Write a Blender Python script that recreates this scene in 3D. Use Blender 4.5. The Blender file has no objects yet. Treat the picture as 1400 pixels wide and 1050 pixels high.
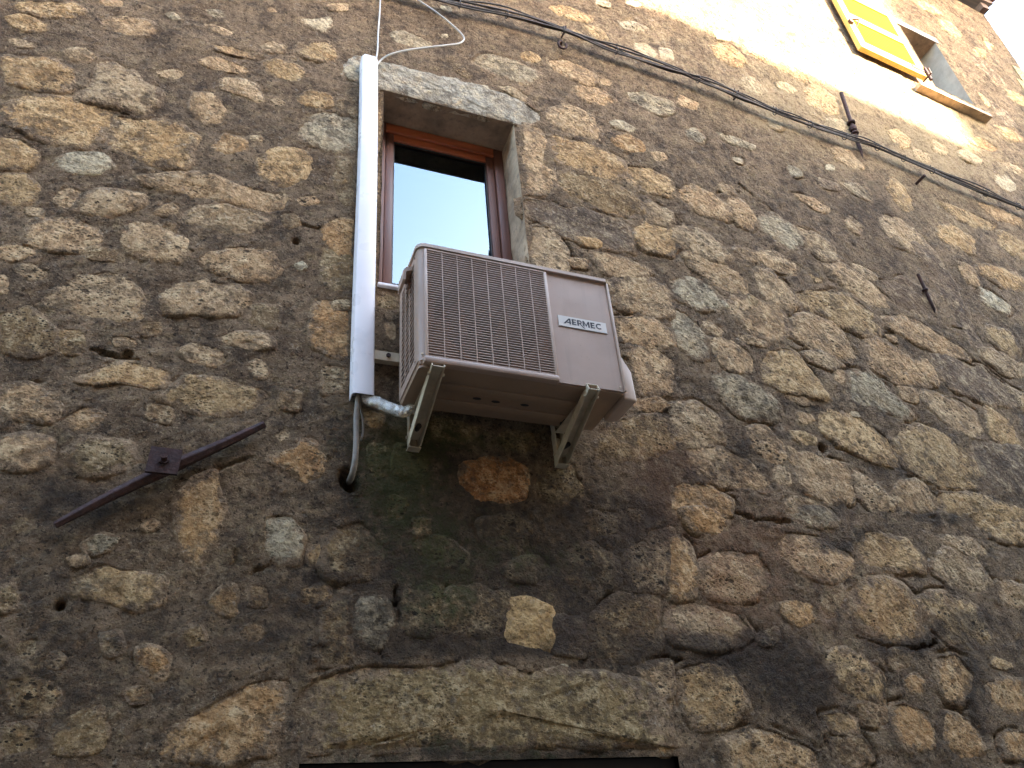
import bpy, bmesh, math, random
import numpy as np
from mathutils import Vector, Matrix

# ------------------------------------------------------------------ camera, world, sun, exposure
R = math.radians
scene = bpy.context.scene
COL = scene.collection
D = 2.5                      # metres from the camera to the stone wall
EYE = 1.6                    # eye height above the street
F_PX = 1080.0                # focal length in pixels of the 1400 px wide photograph
ZEN = (560.0, -1100.0)       # where vertical lines meet in the photograph
AZ = R(23.0)                 # camera turned to the right of the wall's normal
_up = np.array([ZEN[0]-700, ZEN[1]-525, F_PX]); _up /= np.linalg.norm(_up)
_fh = np.array([0, 0, 1.0]); _fh = _fh-_up*_fh.dot(_up); _fh /= np.linalg.norm(_fh)
_rt = np.cross(_fh, _up)
if _rt[0] < 0: _rt = -_rt
AX = math.sin(AZ)*_fh+math.cos(AZ)*_rt
AY = math.cos(AZ)*_fh-math.sin(AZ)*_rt
AZV = _up
cam_d = bpy.data.cameras.new('camera'); cam = bpy.data.objects.new('camera', cam_d); COL.objects.link(cam)
cam_d.sensor_width = 36; cam_d.lens = 36*F_PX/1400; cam_d.clip_start = .02; cam_d.clip_end = 500
m = Matrix.Identity(4)
for r_, ax in enumerate((AX, AY, AZV)):
    m[r_][0] = ax[0]; m[r_][1] = -ax[1]; m[r_][2] = -ax[2]
m[2][3] = EYE
cam.matrix_world = m
scene.camera = cam
scene.render.resolution_x = 1024; scene.render.resolution_y = 768

SUN = Vector((.72, -1.0, .33)).normalized()       # towards the sun: over the roofs behind, from the right
elev = math.asin(SUN.z); azim = math.atan2(SUN.x, SUN.y)
world = bpy.data.worlds.new('World'); scene.world = world; world.use_nodes = True
nt = world.node_tree; nt.nodes.clear()
sky = nt.nodes.new('ShaderNodeTexSky'); sky.sky_type = 'NISHITA'; sky.sun_disc = False
sky.sun_elevation = elev; sky.sun_rotation = azim; sky.air_density = 1.0; sky.dust_density = 2.2; sky.ozone_density = 1.0
bg = nt.nodes.new('ShaderNodeBackground'); bg.inputs['Strength'].default_value = .15
wo = nt.nodes.new('ShaderNodeOutputWorld')
nt.links.new(sky.outputs[0], bg.inputs[0]); nt.links.new(bg.outputs[0], wo.inputs[0])
sl = bpy.data.lights.new('sun', 'SUN'); sl.energy = 3.4; sl.angle = R(1.5); sl.color = (1, .88, .70)
so = bpy.data.objects.new('sun', sl); COL.objects.link(so)
so.rotation_euler = (-SUN).to_track_quat('-Z', 'Y').to_euler(); so.location = (20, -30, 30)
vs = scene.view_settings
vs.view_transform = 'Standard'; vs.look = 'None'; vs.exposure = 4.38; vs.gamma = 1.0; vs.use_curve_mapping = False

# ------------------------------------------------------------------ photograph pixel -> place
BEND = math.tan(R(4.6)); BX = 2.45; BS = .35
def wall_y(X):               # the old wall swings gently away to the right of the air conditioner
    t = (np.asarray(X, float)-BX)/BS
    return D + BEND*BS*np.where(t > 30, t, np.log1p(np.exp(np.minimum(t, 30))))
def ray(px, py):
    d = np.array([px-700.0, py-525.0, F_PX]); return np.array([d@AX, d@AY, d@AZV])
def on_plane(px, py, y):     # point of a pixel at depth y
    d = ray(px, py); p = d/d[1]*y; return Vector((p[0], p[1], p[2]+EYE))
def on_wall(px, py, off=0.0):  # point of a pixel on the wall, off metres in front of it
    d = ray(px, py); y = D
    for _ in range(12):
        y = float(wall_y(d[0]/d[1]*y))-off
    p = d/d[1]*y; return Vector((p[0], p[1], p[2]+EYE))
def to_px(x, y, z):
    z = z-EYE
    cx = x*AX[0]+y*AY[0]+z*AZV[0]; cy = x*AX[1]+y*AY[1]+z*AZV[1]; cz = x*AX[2]+y*AY[2]+z*AZV[2]
    cz = np.maximum(cz, .05)
    return 700+F_PX*cx/cz, 525+F_PX*cy/cz

# ------------------------------------------------------------------ helpers
def tag(o, label=None, cat=None, group=None, kind=None):
    if label: o['label'] = label
    if cat: o['category'] = cat
    if group: o['group'] = group
    if kind: o['kind'] = kind
    return o
def empty(name, loc, label=None, cat=None, group=None):
    o = bpy.data.objects.new(name, None); COL.objects.link(o); o.location = loc; o.empty_display_size = .1
    return tag(o, label, cat, group)
def put(o, parent):
    COL.objects.link(o)
    if parent is not None:
        o.parent = parent
        o.matrix_parent_inverse = world_of(parent).inverted()
    return o
def world_of(o):
    mw = o.matrix_basis.copy()
    return (world_of(o.parent) @ o.matrix_parent_inverse @ mw) if o.parent else mw
class MB:
    """collects shapes into one mesh, world coordinates"""
    def __init__(s): s.bm = bmesh.new()
    def box(s, a, b, bev=0):
        x0, y0, z0 = a; x1, y1, z1 = b
        v = [s.bm.verts.new(p) for p in ((x0,y0,z0),(x1,y0,z0),(x1,y1,z0),(x0,y1,z0),(x0,y0,z1),(x1,y0,z1),(x1,y1,z1),(x0,y1,z1))]
        fs = [s.bm.faces.new([v[i] for i in q]) for q in ((3,2,1,0),(4,5,6,7),(0,1,5,4),(1,2,6,5),(2,3,7,6),(3,0,4,7))]
        if bev:
            es = list({e for f in fs for e in f.edges})
            bmesh.ops.bevel(s.bm, geom=es, offset=bev, segments=2, profile=.5, affect='EDGES')
        return s
    def prism(s, pts, ext):
        """polygon pts (3d) pushed along the vector ext"""
        e = Vector(ext)
        a = [s.bm.verts.new(p) for p in pts]; b = [s.bm.verts.new(Vector(p)+e) for p in pts]
        n = len(pts)
        s.bm.faces.new(a[::-1]); s.bm.faces.new(b)
        for i in range(n): s.bm.faces.new((a[i], a[(i+1) % n], b[(i+1) % n], b[i]))
        return s
    def tube(s, pts, r, n=8, cap=True, rfun=None):
        pts = [Vector(p) for p in pts]; rings = []
        t0 = (pts[1]-pts[0]).normalized()
        nrm = t0.orthogonal().normalized()
        for i, p in enumerate(pts):
            t = (pts[min(i+1, len(pts)-1)]-pts[max(i-1, 0)]).normalized()
            nrm = (nrm-t*nrm.dot(t)).normalized(); bn = t.cross(nrm)
            rr = rfun(i/(len(pts)-1)) if rfun else r
            rings.append([s.bm.verts.new(p+(nrm*math.cos(2*math.pi*k/n)+bn*math.sin(2*math.pi*k/n))*rr) for k in range(n)])
        for a, b in zip(rings, rings[1:]):
            for k in range(n): s.bm.faces.new((a[k], a[(k+1) % n], b[(k+1) % n], b[k]))
        if cap: s.bm.faces.new(rings[0][::-1]); s.bm.faces.new(rings[-1])
        return s
    def build(s, name, mat, parent=None, smooth=False, **tags):
        me = bpy.data.meshes.new(name)
        bmesh.ops.recalc_face_normals(s.bm, faces=s.bm.faces)
        s.bm.to_mesh(me); s.bm.free()
        me.materials.append(mat)
        if smooth is True:
            me.polygons.foreach_set('use_smooth', [True]*len(me.polygons))
        elif smooth:
            me.polygons.foreach_set('use_smooth', [True]*len(me.polygons))
            me.set_sharp_from_angle(angle=R(smooth))
        o = bpy.data.objects.new(name, me); put(o, parent); return tag(o, **tags)
def box(name, a, b, mat, parent=None, bev=0, **k):
    return MB().box(a, b, bev).build(name, mat, parent, smooth=(40 if bev else False), **k)
def spline(pts, per=8):
    P = [Vector(p) for p in pts]; P = [P[0]*2-P[1]]+P+[P[-1]*2-P[-2]]; out = []
    for i in range(1, len(P)-2):
        a, b, c, d = P[i-1:i+3]
        for k in range(per):
            t = k/per
            out.append(.5*((2*b)+(c-a)*t+(2*a-5*b+4*c-d)*t*t+(3*b-a-3*c+d)*t**3))
    out.append(P[-2]); return out
# ---- value noise on numpy arrays
def vnoise(x, y, seed=0):
    xi = np.floor(x).astype(np.int64); yi = np.floor(y).astype(np.int64); fx = x-xi; fy = y-yi
    fx = fx*fx*(3-2*fx); fy = fy*fy*(3-2*fy)
    def h(a, b):
        n = (a*374761393+b*668265263+seed*1442695041) & 0xffffffff
        n = ((n ^ (n >> 13))*1274126177) & 0xffffffff
        n = (n ^ (n >> 16)) & 0xffffff
        return n/float(0xffffff)
    a = h(xi, yi); b = h(xi+1, yi); c = h(xi, yi+1); d = h(xi+1, yi+1)
    return (a*(1-fx)+b*fx)*(1-fy)+(c*(1-fx)+d*fx)*fy
def fbm(x, y, sc, octv=4, seed=0, gain=.5):
    t = 0; amp = 1; tot = 0
    for o in range(octv):
        t = t+amp*(vnoise(x*sc, y*sc, seed+o*17)*2-1); tot += amp; amp *= gain; sc *= 2.03
    return t/tot

# ------------------------------------------------------------------ materials
class NT:
    def __init__(s, name):
        s.m = bpy.data.materials.new(name); s.m.use_nodes = True; s.t = s.m.node_tree; s.t.nodes.clear()
        s.out = s.n('ShaderNodeOutputMaterial'); s.b = s.n('ShaderNodeBsdfPrincipled'); s.l(s.b.outputs[0], s.out.inputs[0])
        s.geo = s.n('ShaderNodeNewGeometry').outputs['Position']
    def n(s, t, **k):
        nd = s.t.nodes.new(t)
        for a, v in k.items(): setattr(nd, a, v)
        return nd
    def l(s, a, b): s.t.links.new(a, b)
    def val(s, sock, v):
        if hasattr(v, 'is_linked') or hasattr(v, 'links'): s.l(v, sock)
        else: sock.default_value = v
    def noise(s, scale, detail=4, rough=.55, vec=None, dist=0.0):
        n = s.n('ShaderNodeTexNoise'); n.inputs['Scale'].default_value = scale; n.inputs['Detail'].default_value = detail
        n.inputs['Roughness'].default_value = rough; n.inputs['Distortion'].default_value = dist
        s.l(vec if vec is not None else s.geo, n.inputs['Vector']); return n.outputs['Fac']
    def voro(s, scale, vec=None, feature='F1', rnd=1.0):
        n = s.n('ShaderNodeTexVoronoi', feature=feature); n.inputs['Scale'].default_value = scale; n.inputs['Randomness'].default_value = rnd
        s.l(vec if vec is not None else s.geo, n.inputs['Vector']); return n
    def stretch(s, v, rot=(0, 0, 0)):
        n = s.n('ShaderNodeMapping'); n.inputs['Scale'].default_value = v; n.inputs['Rotation'].default_value = rot
        s.l(s.geo, n.inputs['Vector']); return n.outputs[0]
    def rng(s, v, a, b, c=0.0, d=1.0, smooth=True):
        n = s.n('ShaderNodeMapRange'); n.interpolation_type = 'SMOOTHSTEP' if smooth else 'LINEAR'
        s.l(v, n.inputs[0])
        for i, q in zip((1, 2, 3, 4), (a, b, c, d)): s.val(n.inputs[i], q)
        return n.outputs[0]
    def math(s, op, a, b=0.0, clamp=False):
        n = s.n('ShaderNodeMath', operation=op, use_clamp=clamp); s.val(n.inputs[0], a); s.val(n.inputs[1], b); return n.outputs[0]
    def mix(s, f, a, b, mode='MIX'):
        n = s.n('ShaderNodeMix', data_type='RGBA', blend_type=mode); s.val(n.inputs[0], f)
        for i, q in ((6, a), (7, b)):
            if isinstance(q, tuple): n.inputs[i].default_value = (*q, 1) if len(q) == 3 else q
            else: s.l(q, n.inputs[i])
        return n.outputs[2]
    def attr(s, name):
        n = s.n('ShaderNodeAttribute'); n.attribute_name = name; sp = s.n('ShaderNodeSeparateColor'); s.l(n.outputs['Color'], sp.inputs[0])
        return list(sp.outputs)+[n.outputs['Alpha']]
    def bump(s, h, strength=.5, dist=.01, prev=None):
        n = s.n('ShaderNodeBump'); n.inputs['Strength'].default_value = strength; n.inputs['Distance'].default_value = dist
        s.l(h, n.inputs['Height'])
        if prev is not None: s.l(prev, n.inputs['Normal'])
        return n.outputs[0]
    def fin(s, col, rough=.9, metal=0.0, nrm=None, spec=None):
        s.val(s.b.inputs['Base Color'], col if not isinstance(col, tuple) else (*col, 1))
        s.val(s.b.inputs['Roughness'], rough); s.val(s.b.inputs['Metallic'], metal)
        if nrm is not None: s.l(nrm, s.b.inputs['Normal'])
        if spec is not None: s.val(s.b.inputs['Specular IOR Level'], spec)
        return s.m
GRIME = [.60]
def stain_shaded(t, col):
    """soot, moss, rust, painted low shade and sun glow over the wall: shapes come from the 'stain' attribute, ragged edges from noise"""
    a = t.attr('stain_shade')
    n1 = t.noise(10, 9, .74); n2 = t.noise(44, 5, .7)
    rag = t.math('ADD', t.math('MULTIPLY', n1, 1.5), t.math('MULTIPLY', n2, .8))
    rag = t.math('SUBTRACT', rag, 1.15)
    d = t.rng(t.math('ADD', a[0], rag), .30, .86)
    mo = t.rng(t.math('ADD', a[1], rag), .36, .90)
    ru = t.rng(t.math('ADD', a[2], rag), .34, .92)
    pale_glow = t.rng(t.math('ADD', a[3], rag), .30, .80)     # pale mortar tone, with sun glow painted in along the top
    col = t.mix(t.math('MULTIPLY', pale_glow, .55), col, (.50, .42, .30))
    col = t.mix(1.0, col, (1.12, .99, .76), 'MULTIPLY')
    # grime that has settled unevenly over stone and mortar alike, with scraps washed pale
    gr = t.rng(t.noise(5.2, 11, .76), .60, .44); gr2 = t.rng(t.noise(15, 9, .76), .56, .42)
    col = t.mix(t.math('MULTIPLY', t.math('MULTIPLY', gr, gr2), t.math('SUBTRACT', GRIME[0], t.math('MULTIPLY', pale_glow, .4))), col, (.050, .036, .028))
    col = t.mix(t.math('MULTIPLY', t.rng(t.noise(20, 9, .78), .57, .66), .34), col, (.56, .47, .36))
    col = t.mix(t.math('MULTIPLY', ru, .6), col, (.33, .165, .085))
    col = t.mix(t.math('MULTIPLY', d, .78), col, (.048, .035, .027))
    col = t.mix(t.math('MULTIPLY', mo, .72), col, (.070, .072, .022))
    return col
def mat_stone():
    t = NT('tufa stone')
    oi = t.n('ShaderNodeObjectInfo'); base = oi.outputs['Color']; pitty = oi.outputs['Alpha']
    return stone_common(t, base, pitty)
def stone_common(t, base, pitty):
    n_big = t.noise(6, 5, .6); n_mid = t.noise(30, 6, .68); n_fine = t.noise(85, 5, .7)
    col = t.mix(t.rng(n_big, .3, .7), base, (.78, .72, .66), 'MULTIPLY')
    # paler lichen bloom and ochre veins
    col = t.mix(t.math('MULTIPLY', t.rng(t.noise(15, 6, .72), .50, .66), .5), col, (.58, .50, .38))
    col = t.mix(t.math('MULTIPLY', t.rng(t.noise(11, 4, .6, dist=.6), .58, .75), .32), col, (.46, .26, .09))
    col = t.mix(t.rng(n_mid, .38, .60), t.mix(.30, col, (.13, .095, .065)), col)
    col = t.mix(t.math('MULTIPLY', t.rng(n_fine, .52, .64), .30), col, (.78, .66, .48))
    # pores: fine dark pits and a few larger holes
    vec = t.stretch((1.0, 1.0, 1.6), (0, .5, 0))
    wob = t.math('MULTIPLY', t.math('SUBTRACT', n_fine, .5), .5)
    def holes(scale, lo, hi):          # pores of many sizes: the radius of each follows its cell's random colour
        v = t.voro(scale, vec=vec); r = t.rng(v.outputs['Color'], .25, .75, lo, hi, False)
        return t.rng(t.math('SUBTRACT', t.math('ADD', v.outputs['Distance'], wob), r), -.05, .03, 1, 0)
    pits = t.math('MAXIMUM', t.math('MULTIPLY', holes(78, -.15, .40), .85), t.math('MAXIMUM', holes(33, -.12, .35), holes(16, -.09, .20)))
    pits = t.math('MULTIPLY', t.math('MULTIPLY', pits, t.rng(t.noise(7.5, 4, .6), .36, .60, .25, 1.0)), pitty, True)
    col0 = col
    # mortar smeared over the rim
    rim = t.attr('rim')[0]
    sm = t.rng(t.math('ADD', rim, t.math('MULTIPLY', t.math('SUBTRACT', t.noise(16, 9, .75), .5), 2.5)), .66, .88)
    col = t.mix(t.math('MULTIPLY', sm, .93), col, mortar_col(t))
    col = stain_shaded(t, col)
    pits = t.math('MULTIPLY', pits, t.math('SUBTRACT', 1.0, t.math('MULTIPLY', sm, .7)))
    col = t.mix(t.math('MULTIPLY', pits, .92), col, (.020, .014, .010))
    h = t.math('ADD', t.math('MULTIPLY', n_mid, 1.5), t.math('MULTIPLY', n_fine, .45))
    h = t.math('SUBTRACT', h, t.math('MULTIPLY', pits, .7))
    w = t.n('ShaderNodeTexWave', wave_type='BANDS', bands_direction='DIAGONAL'); w.inputs['Scale'].default_value = 11; w.inputs['Distortion'].default_value = 7
    w.inputs['Detail'].default_value = 3; w.inputs['Detail Scale'].default_value = 2.5; t.l(t.geo, w.inputs['Vector'])
    h = t.math('ADD', h, t.math('MULTIPLY', w.outputs['Fac'], .16))
    return t.fin(col, .95, 0, t.bump(h, 1.0, .017), .12)
def mortar_col(t):
    nb = t.noise(3.2, 6, .62); nm = t.noise(22, 8, .72); nf = t.noise(80, 5, .72)
    c = t.mix(t.rng(nb, .32, .68), (.200, .147, .112), (.360, .272, .208))
    c = t.mix(t.rng(nm, .38, .58), t.mix(.52, c, (.085, .056, .039)), c)
    c = t.mix(t.math('MULTIPLY', t.rng(t.noise(12, 8, .76), .52, .62), .55), c, (.44, .34, .24))
    c = t.mix(t.math('MULTIPLY', t.rng(nf, .55, .63), .60), c, (.52, .42, .31))
    c = t.mix(t.math('MULTIPLY', t.rng(t.noise(58, 4, .65), .43, .37), .75), c, (.030, .021, .016))
    return c
def mat_mortar():
    t = NT('lime mortar'); GRIME[0] = .64
    c = mortar_col(t)
    # grains of tufa showing through the smeared mortar
    v = t.voro(13, vec=t.stretch((1, 1, 1.7), (0, .35, 0)))
    g = t.rng(t.math('ADD', v.outputs['Distance'], t.math('MULTIPLY', t.noise(40, 4, .7), .45)), .33, .50, 1, 0)
    sel = t.rng(v.outputs['Color'], .46, .62)
    c = t.mix(t.math('MULTIPLY', t.math('MULTIPLY', g, sel), .55), c, t.mix(t.noise(5, 2), (.20, .15, .10), (.42, .34, .24)))
    v2 = t.voro(34, vec=t.stretch((1, 1, 1.5), (0, .35, 0)))
    g2 = t.rng(t.math('ADD', v2.outputs['Distance'], t.math('MULTIPLY', t.noise(90, 4, .7), .45)), .30, .46, 1, 0)
    c = t.mix(t.math('MULTIPLY', t.math('MULTIPLY', g2, t.rng(v2.outputs['Color'], .50, .66)), .6), c, (.40, .31, .21))
    patch = t.rng(t.noise(8.5, 8, .74), .56, .63)
    c = t.mix(t.math('MULTIPLY', patch, .55), c, t.mix(t.rng(t.noise(70, 4, .65), .4, .6), (.16, .12, .08), (.46, .37, .25)))
    vec = t.stretch((1.0, 1.0, 1.55), (0, .5, 0))
    c = t.mix(t.rng(t.noise(80, 4, .62, vec=vec), .335, .38, .8, 0), c, (.026, .019, .014))
    c = stain_shaded(t, c)
    h = t.math('ADD', t.math('MULTIPLY', t.noise(30, 7, .72), 1.2), t.math('MULTIPLY', t.noise(120, 4, .7), .4))
    return t.fin(c, .97, 0, t.bump(h, 1.0, .030), .12)
def mat_plain(name, col, rough=.6, metal=0, var=.25, scale=6, bump=0, bscale=60, dirt=None, dirt_amt=.5, spec=None):
    t = NT(name)
    n = t.noise(scale, 5, .6)
    c = t.mix(t.rng(n, .3, .7), tuple(q*(1-var) for q in col), col)
    if dirt: c = t.mix(t.math('MULTIPLY', t.rng(t.noise(scale*2.7, 6, .7), .50, .72), dirt_amt), c, dirt)
    b = t.bump(t.noise(bscale, 5, .65), bump, .004) if bump else None
    r = t.rng(t.noise(scale*3, 4), .3, .7, max(rough-.12, .03), min(rough+.12, 1))
    return t.fin(c, r, metal, b, spec)
M = {}
M['stone'] = mat_stone(); M['mortar'] = mat_mortar()
def _fixed_stone(name, col, pit):
    GRIME[0] = .60
    t = NT(name); rgb = t.n('ShaderNodeRGB'); rgb.outputs[0].default_value = (*col, 1); v = t.n('ShaderNodeValue'); v.outputs[0].default_value = pit
    return stone_common(t, rgb.outputs[0], v.outputs[0])
M['rubble'] = _fixed_stone('tufa rubble', (.34, .28, .20), .8)
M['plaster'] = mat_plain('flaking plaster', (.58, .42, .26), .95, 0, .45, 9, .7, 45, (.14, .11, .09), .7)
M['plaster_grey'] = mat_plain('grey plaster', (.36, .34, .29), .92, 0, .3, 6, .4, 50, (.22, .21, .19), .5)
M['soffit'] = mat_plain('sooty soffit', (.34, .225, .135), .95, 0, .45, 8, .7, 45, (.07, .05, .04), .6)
def mat_wood(name, a, b, rough=.45, zdir=True, grime=.25, spec=None):
    t = NT(name); v = t.stretch((30, 30, 2.2) if zdir else (2.2, 30, 30))
    n = t.noise(1.0, 6, .62, vec=v)
    c = t.mix(t.rng(n, .32, .68), a, b)
    c = t.mix(t.math('MULTIPLY', t.rng(t.noise(7, 5, .65), .5, .75), grime), c, (.05, .035, .025))
    return t.fin(c, t.rng(n, .3, .7, rough-.08, rough+.12), 0, t.bump(n, .25, .002), spec)
M['wood_dark'] = mat_wood('weathered brown window wood', (.10, .034, .020), (.175, .068, .040), .5)
M['wood_red'] = mat_wood('red brown window wood', (.30, .068, .022), (.42, .115, .040), .45, False)
M['shutter'] = mat_wood('varnished yellow shutter wood', (.50, .27, .012), (.62, .37, .020), .8, False, .08, .03)
M['shutter_frame'] = mat_wood('sun bleached shutter frame', (.60, .37, .10), (.70, .46, .15), .7, True, .08, .1)
M['door'] = mat_wood('dark door wood', (.012, .008, .007), (.022, .015, .012), .6)
def mat_glass():
    t = NT('window glass'); t.t.nodes.remove(t.b)
    tr = t.n('ShaderNodeBsdfTransparent'); tr.inputs[0].default_value = (.55, .58, .58, 1)
    gl = t.n('ShaderNodeBsdfGlossy'); gl.inputs['Roughness'].default_value = .004; gl.inputs['Color'].default_value = (.66, .86, 1, 1)     # blue of the reflected sky put into the gloss tint
    fr = t.n('ShaderNodeFresnel'); fr.inputs['IOR'].default_value = 1.52
    t.l(t.bump(t.noise(2.2, 1), .02, .01), gl.inputs['Normal'])
    f2 = t.math('MULTIPLY', fr.outputs[0], 2.1, True)     # two panes of a double glazed unit
    mx = t.n('ShaderNodeMixShader'); t.l(f2, mx.inputs[0]); t.l(tr.outputs[0], mx.inputs[1]); t.l(gl.outputs[0], mx.inputs[2])
    t.l(mx.outputs[0], t.out.inputs[0]); return t.m
M['glass'] = mat_glass()
def mat_ac(name, col, streak=.35):
    t = NT(name)
    c = t.mix(t.rng(t.noise(4, 5, .6), .3, .7), tuple(q*.86 for q in col), col)
    st = t.noise(1.0, 5, .6, vec=t.stretch((26, 26, 1.6)))
    c = t.mix(t.math('MULTIPLY', t.rng(st, .52, .75), streak), c, (.20, .145, .11))
    sp = t.rng(t.noise(140, 2, .5), .70, .76)
    c = t.mix(t.math('MULTIPLY', sp, .5), c, (.12, .08, .06))
    return t.fin(c, t.rng(t.noise(9, 4), .3, .7, .42, .62), 0, t.bump(t.noise(220, 2), .06, .001))
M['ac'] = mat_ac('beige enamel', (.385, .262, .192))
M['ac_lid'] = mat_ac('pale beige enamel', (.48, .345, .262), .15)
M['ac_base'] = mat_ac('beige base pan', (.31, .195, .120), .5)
M['ac_in'] = mat_plain('condenser brown', (.36, .19, .11), .7, 0, .4, 12)
M['ac_dark'] = mat_plain('dark fan', (.018, .014, .014), .6, 0, .3, 8)
M['badge'] = mat_plain('pale grey badge', (.56, .51, .45), .4, 0, .06, 6)
M['ink'] = mat_plain('black lettering', (.010, .010, .014), .5, 0, .1, 6)
M['galv'] = mat_plain('galvanised steel', (.60, .48, .32), .6, .0, .3, 14, .1, 90, (.28, .20, .13), .5)
M['pvc'] = mat_plain('white plastic trunking', (.80, .74, .72), .35, 0, .05, 3, 0, 60, (.52, .50, .50), .25)
M['cable_white'] = mat_plain('white cable', (.62, .58, .52), .5, 0, .2, 10)
M['cable_black'] = mat_plain('sun bleached black cable', (.034, .024, .019), .6, 0, .4, 10, 0, 60, (.07, .05, .04), .5)
M['cable_brown'] = mat_plain('brown cable', (.050, .033, .025), .55, 0, .4, 10)
M['hose'] = mat_plain('grey drain hose', (.24, .195, .15), .6, 0, .3, 20, .2, 150, (.16, .13, .10), .5)
def mat_foil():
    t = NT('crumpled foil'); n = t.noise(55, 5, .7, dist=1.0)
    return t.fin(t.mix(t.rng(n, .35, .65), (.55, .49, .42), (.80, .74, .66)), .22, 1.0, t.bump(n, 1.0, .02))
M['foil'] = mat_foil()
M['iron'] = mat_plain('rusty wrought iron', (.056, .021, .015), .75, .25, .5, 18, .8, 90, (.11, .040, .020), .5)
M['tile'] = mat_plain('terracotta tile', (.28, .12, .075), .9, 0, .4, 7, .4, 50, (.12, .09, .08), .5)
M['eave'] = mat_wood('eave board', (.10, .055, .035), (.17, .10, .07), .8, False)
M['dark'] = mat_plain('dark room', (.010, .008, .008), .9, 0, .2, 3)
M['house_a'] = mat_plain('ochre render', (.17, .125, .085), .95, 0, .3, 1.2, .5, 20, (.22, .17, .13), .6)
M['house_b'] = mat_plain('pale render', (.40, .35, .28), .95, 0, .3, 1.2, .5, 20, (.25, .21, .17), .6)

# ------------------------------------------------------------------ the street and the stone wall
P_CORNER = on_wall(1352, 30); XC = P_CORNER.x; OV = .10
WALL_TOP = 10.12          # the house corner against the sky
WX0, WX1, WZ0, WZ1 = .497, 1.200, 3.80, 5.095           # near window opening
a_ = on_wall(1221, 31); b_ = on_wall(1280, 59); c_ = on_wall(1332, 148); e_ = on_wall(1284, 116)
VX0, VX1 = (a_.x+e_.x)/2, (b_.x+c_.x)/2; VZ0, VZ1 = (c_.z+e_.z)/2, (a_.z+b_.z)/2   # far window opening
DX0, DX1, DZ1 = .31, 1.545, 1.984                       # doorway under the long stone

TONE = {'r': (.52, .26, .12, .6), 's': (.66, .50, .30, .5), 'p': (.540, .405, .285, .9), 'y': (.56, .400, .240, .9), 'o': (.52, .345, .200, .7), 'g': (.45, .405, .335, .8),
        'w': (.62, .57, .48, .55), 'd': (.190, .142, .118, .15), 't': (.29, .215, .135, 1.0), 'b': (.29, .21, .14, .8)}
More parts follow.
